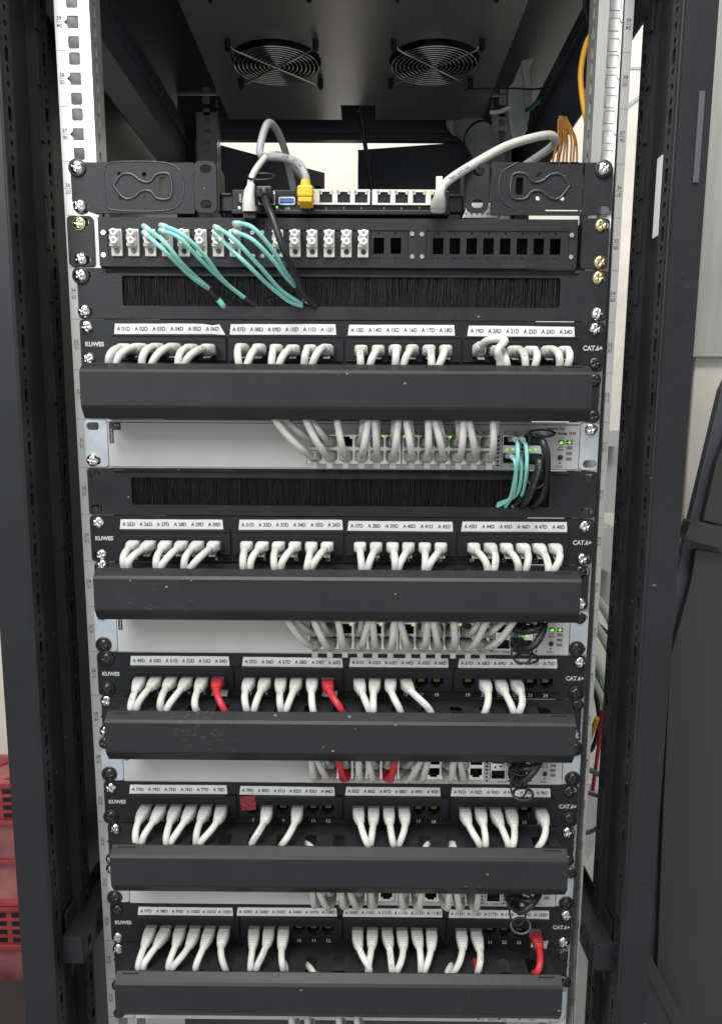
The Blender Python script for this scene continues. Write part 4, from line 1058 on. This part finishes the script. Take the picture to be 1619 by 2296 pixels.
# a few cable ends peeping out under the lowest cover
for i, X in enumerate((655, 690, 760, 800)):
    p = W(X, 2292, -30); t = MB().tube(cat([(0, 4, 22), (0, -6, 8), (3, -8, -4), (4, 14, -10)], 8), 3.2, 12)
    o = tag(t.build('patch_cable', 'shaded_gcable', None, p), 'pale cord loop peeping out under the lowest cover, %s of four from the left' % ORD[i], 'patch cord', 'cord loops under the lowest cover')
# cords lying inside the managers, seen through the empty slots
for i, (n, X, Y, Y2, dxs) in enumerate(((22, 700, 1886, 1896, 7), (22, 952, 1880, 1900, -4), (22, 1011, 1878, 1900, -3), (22, 1021, 1878, 1900, 2), (19, 700, 2165, 2180, 6), (19, 642, 2160, 2180, 2), (25, 1025, 1588, 1598, 12), (19, 1003, 2175, 2190, -4))):
    zt = UZ(n)+20; p = W(X, Y, -27)
    t = MB().tube(cat([(-dxs*2.2, 24, -34), (-dxs*1.8, 14, -8), (-dxs*.6, 3, -3), (dxs*.8, -5, -10), (dxs*1.3, -4, -28)], 8), 3.2, 12)
    tag(t.build('patch_cable', 'cable', None, (p.x, -26, zt-6)), ('white cord inside the manager under A 73D, at its %s open slot' if n == 22 else 'white cord inside the lowest cable manager, at its %s open slot' if n == 19 else 'white cord inside the manager under A 49D, at its %s open slot') % ('%s from the left' % ORD[[0, 1, 2, 3, 1, 0, 0, 2][i]]), 'patch cord', 'cords inside the cable managers')
o = MB().tube(cat([(0, 0, 0), (1.5, -4, -14), (2, -6, -30)], 6), 3.2, 12)
p = W(1066, 2160, -22); tag(o.build('patch_cable', 'red', None, (p.x, -24, UZ(19)+22.5)), 'red cord mostly hidden inside the lowest cable manager, behind the white cord of A 116D', 'patch cord')

# ------------------------------------------------------------------ teal fibre cords
def fib(label, strands, r=1.75, sleeve=None, boots=True, group='teal fibre cords', plugs=None):
    base = strands[0][0]
    o = root('fibre_cable', label, 'fibre cord', base, group); B = Vector(base)
    for s in strands:
        P = [Vector(q)-B for q in cat(s, 8)]
        so = MB().tube(P, r, 10).build('strand', 'aqua', o)
        if boots:
            q = P[0]; bt = MB().tube([q+Vector((0, 22, -.5)), q+Vector((0, 10, -.2)), q+Vector((0, 2, 0)), q+(P[3]-q)*.8], lambda L: 2.6 if L < 12 else 2.3, 12)
            bt.build('connector', 'adapter', o)
    if sleeve:
        for s in sleeve: MB().tube([Vector(q)-B for q in cat(s, 6)], 2.6, 10).build('sleeve', 'rubber', o)
    return o
def z3(zx, zy, y): return W(112.4+.4537*zx, 337.3+.4537*zy, y)
fib('teal fibre cord from the third adapter of the fibre panel, its black-sleeved end leaning left',
    [[z3(462, 372, -40), z3(560, 447, -58), z3(650, 555, -50), z3(720, 625, -30), z3(785, 680, -12)], [z3(462, 405, -46), z3(560, 490, -58), z3(700, 625, -36), z3(786, 686, -12)],
     [z3(815, 728, -6), z3(850, 764, -4), z3(862, 772, 4)]][:2],
    sleeve=[[z3(783, 682, -12), z3(805, 712, -9), z3(830, 735, -6)]])
tag(MB().tube(cat([z3(826, 732, -6), z3(842, 750, -5), z3(856, 768, -3), z3(866, 782, 5)], 5), 2.6, 10).build('fibre_cable', 'aqua'), 'short teal cord end showing below the black sleeve in the upper brush', 'fibre cord', 'teal fibre cords')
fib('teal fibre cord from the fourth adapter, sinking into the upper brush second from the left',
    [[z3(547, 368, -46), z3(650, 412, -60), z3(760, 515, -50), z3(860, 645, -26), z3(965, 731, -6)], [z3(545, 394, -46), z3(640, 432, -60), z3(750, 545, -48), z3(850, 640, -26), z3(958, 728, -6)]],
    sleeve=[[z3(962, 728, -6), z3(985, 748, -4), z3(1020, 768, 0)]])
fib('teal fibre cord from the seventh adapter, sinking into the upper brush under the black lead',
    [[z3(815, 376, -46), z3(900, 430, -60), z3(1030, 565, -48), z3(1140, 690, -24), z3(1243, 757, -6)], [z3(815, 410, -46), z3(950, 540, -56), z3(1080, 665, -36), z3(1180, 745, -14), z3(1246, 770, -4)]])
fib('teal fibre cord from the eighth adapter, joining the black lead at the upper brush',
    [[z3(912, 358, -46), z3(1000, 380, -62), z3(1100, 492, -52), z3(1170, 608, -32), z3(1215, 672, -16)], [z3(905, 400, -46), z3(1000, 440, -60), z3(1100, 540, -50), z3(1160, 618, -34), z3(1213, 674, -16)],
     ],
    sleeve=[[z3(1214, 672, -16), z3(1235, 710, -11), z3(1262, 740, -8)]])
tag(MB().tube(cat([z3(1250, 730, -9), z3(1272, 742, -7), z3(1288, 752, -2)], 5), 2.6, 10).build('fibre_cable', 'aqua'), 'short teal cord end beside the foot of the black lead in the upper brush', 'fibre cord', 'teal fibre cords')
def z4(zx, zy, y): return W(1019.3+.2037*zx, 929.4+.2037*zy, y)
fib('teal fibre cord pair in the upper left cage of the topmost switch',
    [[z4(660, 265, -30), z4(690, 330, -42), z4(688, 520, -44), z4(650, 760, -30), z4(600, 930, -14), z4(470, 1010, -3)], [z4(738, 260, -30), z4(785, 360, -42), z4(792, 600, -42), z4(765, 800, -26), z4(725, 905, -14), z4(640, 1010, -4)]], r=1.75, sleeve=[[z4(735, 890, -16), z4(700, 950, -10), z4(655, 1000, -5)]])
fib('teal fibre cord pair in the lower left cage of the topmost switch',
    [[z4(625, 455, -32), z4(665, 530, -42), z4(672, 720, -34), z4(640, 880, -18), z4(555, 1015, -3)], [z4(712, 470, -30), z4(732, 560, -38), z4(720, 760, -30), z4(660, 900, -14), z4(475, 985, -2)]], r=1.7)
# ------------------------------------------------------------------ black leads with moulded plugs and pull rings
def lead(label, path, r, head=None, ring=None, name='direct_attach_lead', catg='black lead', text_=None, group=None):
    base = Vector(path[0]); o = root(name, label, catg, base, group); P = [Vector(q)-base for q in cat(path, 9)]
    c = MB().tube(P, r, 14).build('cable', 'rubber', o)
    if head:
        h = MB(); a = Vector((0, 0, 0)); h.box(-6.5, 6.5, -2, 26, -4.4, 4.4); ho = h.build('plug', 'rubber', o, None, 1.2)
        MB().tube([Vector((0, -1, 0)), P[2], P[5]], lambda L: r+1.6-(L*.05), 14).build('strain_relief', 'rubber', o)
        sh = MB().box(-6.9, 6.9, 20, 27, -4.7, 4.7); sh.build('shell', 'bright', o, None, .4)
    if ring:
        q = [Vector(v)-base for v in cat(ring, 9)]
        MB().tube(q, 1.0, 8).build('pull_tab', 'rubber', o)
    if text_:
        t = MB(); text_on_path(t, text_[0], P, r, text_[1], 2.4); t.build('lettering', 'greyink', c)
    return o
def ringpts(c, rx, rz, y, tilt=0, a0=0, a1=360):
    return [(c.x+rx*math.cos(math.radians(a)), y+tilt*math.sin(math.radians(a)), c.z+rz*math.sin(math.radians(a))) for a in range(a0, a1+1, 30)]
a = z4(890, 275, -30)
lead('black lead plugged in the upper right cage of the topmost switch', [a, z4(960, 300, -44), z4(1010, 450, -46), z4(1005, 700, -36), z4(970, 870, -22), z4(900, 970, -10), z4(850, 1010, -2)], 3.4, True, ringpts(z4(960, 205, -34), 11, 3, -34, 6))
lead('black lead with white print in the lower right cage of the topmost switch', [z4(880, 490, -30), z4(925, 510, -44), z4(920, 610, -46), z4(860, 790, -34), z4(800, 920, -18), z4(740, 1010, -2)], 3.6, True, ringpts(z4(890, 640, -30), 9, 13, -30, 8), text_=('AWG24 24V10Gb', 16))
lead('black lead from the router down into the upper brush', [z3(1058, 205, -24), z3(1072, 262, -34), z3(1105, 350, -44), z3(1160, 500, -46), z3(1215, 620, -30), z3(1255, 710, -14), z3(1310, 768, -3)], 3.0, True, ringpts(z3(1045, 130, -14), 11.5, 5, -14, 8))
def z6(zx, zy, y): return W(659.6+.3981*zx, 1379+.3981*zy, y)
N27 = 'switch above the label A 49D'
lead('black lead in the upper right cage of the white '+N27, [z6(1275, 82, -30), z6(1300, 92, -40), z6(1345, 85, -44), z6(1385, 55, -40), z6(1400, 5, -30)], 3.2, True, ringpts(z6(1290, 66, -36), 10, 3, -36, 5))
lead('black lead in the lower right cage of the white '+N27, [z6(1275, 185, -30), z6(1310, 190, -42), z6(1360, 160, -46), z6(1400, 90, -42), z6(1412, 10, -30)], 3.3, True, ringpts(z6(1282, 215, -34), 9.5, 9, -34, 3))
tag(MB().tube(cat(ringpts(z6(1305, 243, -36), 11, 3.4, -36, 5), 6), 1.3, 8).build('pull_tab_ring', 'rubber'), 'black pull ring hanging in front of the label A 71D', 'pull ring', 'hanging black pull rings')
def z7(zx, zy, y): return W(659.6+.3981*zx, 1686+.3981*zy, y)
lead('black lead in the upper right cage of the switch with red cords', [z7(1255, 85, -30), z7(1290, 95, -42), z7(1335, 90, -44), z7(1375, 60, -40), z7(1390, 10, -30)], 3.2, True, ringpts(z7(1285, 100, -38), 12, 3, -38, 6))
lead('black lead in the lower right cage of the switch with red cords', [z7(1260, 160, -30), z7(1280, 170, -42), z7(1330, 130, -46), z7(1375, 70, -42), z7(1400, 15, -30)], 3.3, True, ringpts(z7(1265, 190, -34), 8, 11, -34, 3))
tag(MB().tube(cat(ringpts(z7(1287, 238, -36), 9.5, 4, -36, 5), 6), 1.3, 8).build('pull_tab_ring', 'rubber'), 'black pull ring hanging below the label A 95D', 'pull ring', 'hanging black pull rings')
def z8(zx, zy, y): return W(659.6+.3981*zx, 1986+.3981*zy, y)
lead('tangled black lead in the upper right cage of the low switch', [z8(1245, 60, -30), z8(1290, 80, -42), z8(1330, 85, -46), z8(1365, 70, -42), z8(1385, 10, -30)], 3.2, True, ringpts(z8(1275, 90, -38), 13, 6, -38, 6))
lead('tangled black lead in the lower right cage of the low switch', [z8(1235, 100, -30), z8(1265, 145, -44), z8(1310, 130, -48), z8(1350, 90, -44), z8(1395, 15, -30)], 3.3, True, ringpts(z8(1258, 135, -36), 8, 15, -36, 3))
tag(MB().tube(cat(ringpts(z8(1275, 225, -38), 9.5, 6, -38, 4), 6), 1.2, 8).build('pull_tab_ring', 'clearring'), 'grey-clear pull ring hanging over the port below A 119D', 'pull ring', 'hanging black pull rings')

# ------------------------------------------------------------------ router cords
def dz(X, Y, y): return W(X, Y, y)
def router_cord(label, path, mb_, mc, boot, r=3.3, print_=None, name='patch_cable'):
    P = cat(path, 12); p = P[0]; o = root(name, label, 'patch cord', p, 'cords plugged into the router'); Q = [q-p for q in P]
    boot(o)
    c = MB().tube(Q, r, 14).build('cable', mc, o)
    for t, s, fl in (print_ or []):
        m = MB(); text_on_path(m, t, Q, r, s, 2.6, flip=fl); m.build('lettering', 'ink', c)
def boot_y(o):
    b = MB().box(-6.6, 6.6, -12, 10, -9.5, 0); b.build('boot', 'yellow', o, None, 1.6); MB().box(-5.9, 5.9, -11.5, 9, -13.2, -9.6).build('plug', 'yellow', o, None, .5)
    MB().cyl((0, -4), 'z', 5.0, 0, 6, 18, 3.9).build('collar', 'yellow', o)
router_cord('grey patch cord with a yellow plug, looping up from the first router port',
    [dz(686, 424, -16), dz(686, 398, -18), dz(668, 366, -12), dz(632, 353, 4), dz(596, 352, 20), dz(583, 341, 26), dz(590, 302, 34), dz(603, 276, 42), dz(622, 294, 60), dz(640, 340, 80), dz(650, 385, 95), dz(658, 424, 105)],
    'yellow', 'greycord', boot_y, 3.4, [('26AWG', 17, True), ('4PAIR', 36, True), ('AWG 24', 64, False)])
def boot_w(o):
    for k, (dy, rr) in enumerate(((0, 5.6),)): pass
    MB().tube([(0, -4, -16), (0, -6, -8), (0, -2, 0), (2, 0, 7)], lambda L: (5.8 if L < 7 else 5.4-(L-7)*.09)-(.7 if L > 6 and (L % 3) < 1.1 else 0), 18).build('strain_relief', 'boot', o)
    MB().box(-5.5, 5.5, -4, 10, -22, -15).build('plug', 'rubber', o, None, .6)
router_cord('white power cord with a ribbed plug at the left end of the router',
    [dz(560, 432, -18), dz(564, 400, -14), dz(578, 374, -2), dz(598, 351, 20), dz(618, 345, 50), dz(636, 352, 80), dz(660, 380, 105), dz(700, 424, 125)], 'boot', 'cable', boot_w, 2.7)
def boot_r(o):
    MB().tube([(0, 6, -9), (0, -5, -8), (0, -9, -2), (3, -6, 5)], 0, 20, True, lambda s: (6.4-max(0, s-10)*.18-(.7 if s > 7 and s % 2.6 < 1 else 0), 6.2-max(0, s-10)*.18-(.7 if s > 7 and s % 2.6 < 1 else 0), 5.5-min(3, s*.2)), XA).build('boot', 'boot', o)
    MB().box(-5.9, 5.9, 0, 16, -13, -5).build('plug', 'clear', o, None, .4); MB().box(-2.8, 2.8, -1, 1, 0, 13).build('latch', 'boot', o, None, .5)
router_cord('white patch cord arching from the last router port over the right bracket',
    [dz(984, 432, -22), dz(1004, 406, -20), dz(1055, 372, -8), dz(1130, 330, 14), dz(1190, 310, 34), dz(1232, 303, 52), dz(1245, 315, 66), dz(1232, 332, 80), dz(1195, 358, 100), dz(1150, 388, 120)], 'boot', 'cable', boot_r, 3.7,
    [('Patch  Cord Cat', 12, False)])

# ================================================================== BEHIND AND AROUND
def px_slab(pts, y, th, name, m, label, catg, bevel=1.0):
    """an upright slab at its own depth, outlined by photo points"""
    q = [W(X, Y, y) for X, Y in pts]; cx = sum(p.x for p in q)/len(q); czz = min(p.z for p in q)
    mb = MB().prism([(p.x-cx, p.z-czz) for p in q], 'y', 0, th)
    return tag(mb.build(name, m, None, (cx, y, czz), bevel), label, catg)
# power cord hanging from the roof cut-out
pa = [W(806, 240, 455), W(812, 275, 462), W(818, 320, 470), W(826, 370, 478), W(834, 430, 486), W(842, 470, 494)]
b0 = Vector(pa[0]); o = root('power_cable', 'thin black power cord hanging from the notch in the rack roof', 'power cord', b0)
MB().tube([q-b0 for q in cat(pa, 8)], 3.2, 10).build('cable', 'rubber', o)
MB().tube([Vector((-2, 0, 14)), Vector((0, 0, 4)), Vector((1, 0, -6))], lambda L: 11-L*.25, 14).build('gland', 'plast', o)
# grey PVC bend
pa = [W(1028, 262, 515), W(1050, 284, 500), W(1072, 306, 482), W(1086, 332, 470), W(1098, 366, 460)]
b0 = Vector(pa[1]); o = root('conduit', 'grey plastic conduit elbow behind the right bracket', 'conduit', b0); Q = [q-b0 for q in cat(pa, 8)]
MB().tube(Q, 20, 24).build('pipe', 'conduit', o); MB().tube(Q[16:], 21.6, 24).build('coupling', 'conduit', o); MB().tube(Q[15:17], 22.2, 24).build('ring', 'rubber', o)
MB().tube(Q[:5], 21.8, 24).build('flange', 'trunk', o)
# milky film / trunking piece
px = [(1150, 186), (1170, 136), (1196, 130), (1186, 160), (1193, 222), (1187, 256), (1178, 300), (1152, 318), (1146, 300), (1139, 255), (1140, 195)]
q = [W(X, Y, 350) for X, Y in px]; cxx = sum(p.x for p in q)/len(q); czz = min(p.z for p in q)
f = root('plastic_duct', 'milky white plastic duct piece hanging in the upper right of the rack', 'duct', (cxx, 350, czz))
MB().prism([(p.x-cxx, p.z-czz) for p in q], 'y', 0, 16).build('body', 'frost', f, None, 2)
for X0, Y0, X1, Y1 in ((1168, 190, 1180, 290), (1154, 256, 1164, 312), (1170, 138, 1178, 200)):
    a, b = W(X0, Y0, 348), W(X1, Y1, 348); MB().tube([(a.x-cxx, -1, a.z-czz), (b.x-cxx, -1, b.z-czz)], 1.6, 8).build('rib', 'frost', f)
# black cable tie
pa = [W(1043, 202, 300), W(1075, 199, 312), W(1140, 198, 325), W(1196, 200, 338), W(1222, 197, 342)]
tag(MB().tube(cat(pa, 6), 1.1, 6).build('cable_tie', 'rubber'), 'long thin black cable tie sticking out towards the right fan', 'cable tie')
tag(MB().tube(cat([W(1100, 252, 330), W(1120, 250, 320), W(1142, 241, 305)], 6), 2.3, 10).build('signal_wire', 'trunk'), 'short grey wire end running out behind the milky duct piece', 'wire')
tag(MB().tube(cat([W(1180, 246, 292), W(1190, 242, 284), W(1200, 232, 276), W(1212, 225, 270)], 6), 2.6, 10).build('earth_wire', 'green'), 'short green earth wire beside the milky duct piece', 'wire')
# yellow fibre: long arc on the right and the amber bundle
pa = [W(1346, 66, 34), W(1322, 82, 40), W(1308, 120, 44), W(1301, 170, 46), W(1306, 226, 44), W(1316, 280, 40), W(1326, 330, 36), W(1331, 372, 34), W(1332, 410, 36)]
o = root('fibre_cable', 'bright yellow fibre cord arching beside the right mounting rail', 'fibre cord', pa[0]); MB().tube([q-pa[0] for q in cat(pa, 8)], 2.5, 12).build('cable', 'orange', o)
pa = [W(1308, 204, 50), W(1318, 215, 44), W(1332, 221, 38), W(1348, 222, 32)]
tag(MB().tube(cat(pa, 6), 2.0, 10).build('fibre_cable', 'brownor'), 'short amber fibre tail crossing behind the yellow cord', 'fibre cord')
for i in range(8):
    r_ = random.Random(i)
    X = 1246+i*6.0
    pa = [W(1252+i*2.2, 262+r_.uniform(-3, 6), 150+i*3), W(X+3+r_.uniform(-2, 2), 310, 152+i*3), W(X-6+i*1.5+r_.uniform(-2, 2), 360, 155+i*3), W(X-8+i*1.5, 420, 158+i*3)]
    tag(MB().tube(cat(pa, 6), 1.15, 8).build('fibre_cable', 'brownor'), 'amber fibre strand in the hanging bundle behind the right bracket', 'fibre cord', 'amber fibre strands hanging in a bundle')
pa = [W(1311, 0, 60), W(1313, 30, 56), W(1328, 58, 46), W(1346, 70, 38)]
tag(MB().tube(cat(pa, 6), 2.2, 10).build('signal_wire', 'rubber'), 'thin black wire behind the top of the right mounting rail', 'wire')
# honeycomb-like white packing behind the right bracket
a, b = W(1036, 488, 40), W(1112, 455, 40)
mb = MB().box(0, b.x-a.x, 0, 3, 0, b.z-a.z)
hx = MB()
ww, hh = b.x-a.x, b.z-a.z
for j in range(int(hh/4.4)+1):
    for i in range(int(ww/5)+1):
        hx.cyl((i*5+(2.5 if j % 2 else 0)+1, j*4.4+1.5), 'y', 2.2, -1.4, 0, 6, 1.5)
w_ = root('packing_sheet', 'white bubble sheet showing under the right bracket', 'packing', a); mb.build('sheet', 'trunk', w_); hx.build('bubbles', 'trunk', w_)['kind'] = 'stuff'

# --- things seen in the gap right of the rack
px_slab([(1352, 965), (1388, 965), (1386, 1001), (1350, 1000)], 220, 40, 'trunking_cover', 'trunk', 'small white trunking cover in the gap right of the rack, level with the topmost switch', 'trunking cover', 2)
tl = W(1372, 1000, 235); bl_ = W(1354, 1150, 235)
o = MB().cyl((0, 0), 'z', 24, 0, tl.z-bl_.z, 28); tag(o.build('plastic_pipe', 'trunk', None, (W(1368, 1000, 260).x, 262, bl_.z)), 'wide pale pipe in the gap right of the rack, below the small white cover', 'pipe')
px_slab([(1328, 1188), (1384, 1180), (1382, 1268), (1366, 1285), (1322, 1262)], 200, 60, 'junction_box', 'trunk', 'white junction box with a slanted lid in the gap right of the rack', 'junction box', 3)
o = MB().cyl((0, 0), 'y', 32, 0, 60, 28); tag(o.build('cable_drum', 'trunk', None, W(1338, 1310, 230)), 'round pale drum below the white junction box', 'drum')
GAPW = [('shaded_gcable', [(1318, 1312), (1340, 1345), (1362, 1380), (1385, 1430)], 'grey-green cable crossing the right gap just under the pale drum', 4.5),
        ('shaded_gcable', [(1316, 1372), (1340, 1410), (1362, 1450), (1380, 1490)], 'grey-green cable in the right gap, the second below the pale drum', 4.5),
        ('shaded_gcable', [(1314, 1452), (1335, 1485), (1358, 1530), (1370, 1570)], 'grey-green cable in the right gap beside the labels A 67D to A 72D', 4.5),
        ('shaded_gcable', [(1313, 1500), (1330, 1530), (1350, 1570), (1362, 1600)], 'grey-green cable in the right gap beside the CAT.6+ mark under A 72D', 4.5),
        ('green', [(1314, 1385), (1330, 1392), (1346, 1404), (1362, 1420)], 'thin dark green wire high in the right gap', 2.0),
        ('green', [(1312, 1480), (1325, 1500), (1342, 1540), (1360, 1572)], 'thick dark green cable in the right gap', 4.0),
        ('green', [(1310, 1722), (1325, 1728), (1345, 1737), (1360, 1742)], 'dark green cable in the right gap beside the red cord switch', 3.0),
        ('rubber', [(1314, 1500), (1330, 1540), (1342, 1600), (1340, 1640), (1326, 1680), (1310, 1684)], 'black cable loop bowing out in the right gap', 2.6),
        ('rubber', [(1310, 1618), (1325, 1625), (1345, 1636), (1360, 1640)], 'black cable crossing the middle of the black loop in the right gap', 2.4),
        ('rubber', [(1304, 1774), (1325, 1780), (1345, 1786)], 'black cable crossing the right gap above the white bag', 2.4),
        ('rubber', [(1302, 1868), (1320, 1866), (1340, 1856)], 'black cable crossing the right gap below the white bag', 2.4),
        ('red', [(1352, 1590), (1346, 1640), (1338, 1700), (1328, 1772)], 'thin red cord hanging down the right gap', 2.2),
        ('orange', [(1338, 1610), (1328, 1640), (1318, 1665)], 'short yellow cord behind the black loop in the right gap', 2.6)]
for m, pts, lab, r in GAPW:
    pa = [W(X, Y, 70+10*i) for i, (X, Y) in enumerate(pts)]; o = root('loose_cable', lab, 'cable', pa[0]); MB().tube([q-pa[0] for q in cat(pa, 8)], r, 12).build('sheath', m, o)
mb = MB(); c = W(1326, 1792, 160)
for j in range(9):
    for i in range(12): pass
bagp = [W(1306, 1770, 150), W(1330, 1765, 150), W(1352, 1790, 150), W(1348, 1880, 150), W(1322, 1940, 150), W(1300, 1880, 150)]
o = MB().prism([(p.x-c.x, p.z-c.z) for p in bagp], 'y', 0, 40).build('plastic_bag', 'bag', None, c, 8, 4); tag(o, 'crumpled white plastic bag in the lower part of the right gap', 'bag')
# --- room
Zf = -1280
f = MB().box(-3000, 3000, -1500, 1802, Zf-20, Zf).build('floor', 'floor'); tag(f, kind='structure')
w = MB().box(-3000, 3000, 1500, 1600, Zf, 1900); jl = W(1440, 152, 1500).z
wo = tag(w.build('wall', 'wall'), 'cream painted wall behind the rack', 'wall')
g = MB().box(600, 3000, 1497.5, 1499.5, jl-4, jl+2); j2 = W(1290, 246, 1500).z; g.box(300, W(1386, 246, 1500).x, 1495, 1499.5, j2-6, j2+6)
a, b = W(1386, 252, 1499), W(1450, 205, 1499); g.prism([(a.x, a.z-5), (b.x, b.z-5), (b.x, b.z+5), (a.x, a.z+5)], 'y', 1496.5, 1499.5)
g.build('panel_joint', 'conduit', wo)
# stains of the wall stay in its material; galvanised sheet at the right edge
a = W(1577, 400, 160); mb = MB().box(0, 320, 0, 60, Zf, 900)
gs = root('galvanised_duct', 'streaky galvanised metal duct at the right edge, behind the right post', 'duct', (W(1566, 600, 160).x, 160, 0)); 
MB().box(0, 330, 0, 220, W(1600, 795, 160).z, 900).build('upper_section', 'galv', gs, None, 2); MB().box(4, 330, 2, 220, W(1600, 1600, 160).z, W(1600, 800, 160).z).build('lower_section', 'wall', gs, None, 2)
MB().box(-3, 334, -6, 224, W(1600, 802, 160).z, W(1600, 794, 160).z).build('seam', 'galv', gs, None, 1)
# neighbouring cabinet leaning in at the right
q = [(1640, 835), (1622, 872), (1515, 1318), (1478, 1500), (1440, 2300), (1700, 2400), (1760, 850)]
Q = [W(X, Y, 60) for X, Y in q]; cz0 = min(p.z for p in Q); cx0 = Q[2].x
cb = root('metal_cabinet', 'dark grey metal cabinet with a slanting black edge standing right of the rack', 'cabinet', (cx0, 60, cz0))
MB().prism([(p.x-cx0, p.z-cz0) for p in Q], 'y', 6, 16).build('body', 'side', cb, None, 2)
q2 = [(1634, 950), (1600, 1040), (1572, 1165), (1640, 1180)]
MB().prism([(W(X, Y, 60).x-cx0, W(X, Y, 60).z-cz0) for X, Y in q2], 'y', -4, 5.5).build('upper_panel', 'cabinet', cb, None, 2)
q3 = [(1640, 1245), (1556, 1232), (1546, 1300), (1500, 1470), (1484, 1800), (1470, 2170), (1550, 2420), (1700, 2420)]
MB().prism([(W(X, Y, 60).x-cx0, W(X, Y, 60).z-cz0) for X, Y in q3], 'y', -4, 5.5).build('lower_panel', 'cabinet', cb, None, 2)
q4 = [(1640, 1186), (1555, 1168), (1543, 1200), (1545, 1212), (1640, 1236)]
MB().prism([(W(X, Y, 40).x-cx0, W(X, Y, 40).z-cz0) for X, Y in q4], 'y', -14, 5.5).build('ledge', 'cabinet', cb, None, 2)
px_slab([(1455, 2130), (1462, 2150), (1545, 2310), (1515, 2310), (1452, 2185)], 30, 12, 'metal_strut', 'cabinet', 'pale slanting metal strut at the bottom right, in front of the dark cabinet', 'strut', 1)
# crates on the left
def crate(z, h, label):
    YC = 1000
    x1 = W(88, 1900, YC).x+60; x0 = x1-600
    o = root('plastic_crate', label, 'crate', ((x0+x1)/2, YC, z), 'red crates stacked on the left'); hw = 300
    b = MB(); dp = 150
    b.box(-hw, hw, 0, 6, 0, h); b.box(-hw, hw, dp-6, dp, 0, h); b.box(-hw, -hw+6, 6.1, dp-6.1, 0, h); b.box(hw-6, hw, 6.1, dp-6.1, 0, h); b.box(-hw+6.1, hw-6.1, 6.1, dp-6.1, 2, 8)
    b.box(-hw+6.1, hw-6.1, 6.1, dp-6.1, h-20, h-16)
    b.build('shell', 'pinkfade', o)
    r = MB()
    for zz in (0, h*.34, h*.66, h-12): r.box(-hw-8, hw+8, -12, -.1, zz, zz+12)
    for xx in (-hw, -110, 95, hw-12): r.box(xx, xx+12, -11, -.2, 12.2, h*.34-.2); r.box(xx, xx+12, -11, -.2, h*.34+12.2, h*.66-.2)
    for k in range(6):
        xa = -hw+30+k*100; r.prism([(xa, 8), (xa+12, 8), (xa+92, dp-8), (xa+80, dp-8)], 'z', h-15.5, h-9)
    r.box(-hw-8, hw+8, dp-3, dp+8, h-12, h); r.box(hw-3, hw+8, .2, dp, h-12, h)
    r.build('rim', 'crate', o, None, 1.5)
    p = MB().box(-hw+8, hw-8, -4, -.15, h*.66+14, h-13); p.build('slotted_band', 'crate', o)
    s = MB(); hb = h*.34-27
    for i in range(13):
        for j in range(4): s.box(-hw+14+i*45, -hw+14+i*45+32, -4.6, -4.05, h*.66+17+j*hb/4, h*.66+17+j*hb/4+hb*.14)
    s.build('slots', 'dark', o)
    return o
zt = W(30, 1758, 985).z; zm_ = W(60, 2037, 985).z; zbm = W(80, 2316, 985).z
crate(zm_+3, zt-zm_-3, 'upper red plastic crate of the stack at the left edge'); crate(zbm, zm_-zbm, 'lower red plastic crate of the stack at the left edge')
# grey low box under the crates
a = W(100, 2206, 940); o = root('storage_box', 'dark grey box with a pale lid edge under the red crates, bottom left', 'box', (a.x-220, 700, Zf))
MB().box(-250, 290, 0, 250, 0, a.z-Zf-16).build('body', 'cabinet', o, None, 6); MB().box(-256, 296, -8, 254, a.z-Zf-15, a.z-Zf).build('lid', 'cabinet', o, None, 6)
px_slab([(-20, 1384), (9, 1384), (12, 1396), (-20, 1398)], 300, 30, 'wall_ledge', 'cabinet', 'small dark ledge at the left edge above the red crates', 'ledge', 1)

# ================================================================== LIGHT, SKYLESS ROOM, CAMERA
wd = D.worlds.new('World'); SC.world = wd; wd.use_nodes = True
bg = wd.node_tree.nodes['Background']; bg.inputs['Color'].default_value = (.95, .98, 1.0, 1); bg.inputs['Strength'].default_value = .60
def area(name, loc, tgt, sx, sy, power, col=(1, 1, 1)):
    l = D.lights.new(name, 'AREA'); l.shape = 'RECTANGLE'; l.size = sx; l.size_y = sy; l.energy = power; l.color = col
    o = D.objects.new(name, l); COL.objects.link(o); o.location = Vector(loc)
    o.rotation_euler = (Vector(tgt)-Vector(loc)).to_track_quat('-Z', 'Y').to_euler(); return o
area('ceiling_lamp', (-.1, -1.05, 2.1), (0, 0, 0), 1.5, .5, 53, (1, .985, .96))
area('left_lamp', (-.85, -1.6, 1.05), (0, 0, .1), .7, .7, 16, (.95, .97, 1))
area('rear_lamp', (-.1, .95, 1.85), (-.2, 1.5, .0), 3.8, .3, 25, (1, .975, .92))

cd = D.cameras.new('camera'); cam = D.objects.new('camera', cd); COL.objects.link(cam); SC.camera = cam
cd.sensor_fit = 'VERTICAL'; cd.sensor_height = 24; cd.lens = 24*F/2296; cd.shift_y = (PY-1148)/2296; cd.shift_x = 0
cd.clip_start = .01; cd.clip_end = 50
cam.matrix_world = Matrix.Translation(Vector((CX, CY, CZ))*S) @ Matrix.Rotation(-YAW, 4, 'Z') @ Matrix.Rotation(math.pi/2-PITCH, 4, 'X') @ Matrix.Rotation(-ROLL, 4, 'Z')
vs = SC.view_settings; vs.view_transform = 'Standard'; vs.look = 'None'; vs.exposure = 0; vs.gamma = 1; vs.use_curve_mapping = False
SC.render.engine = 'CYCLES'; SC.cycles.use_denoising = True; SC.cycles.max_bounces = 6
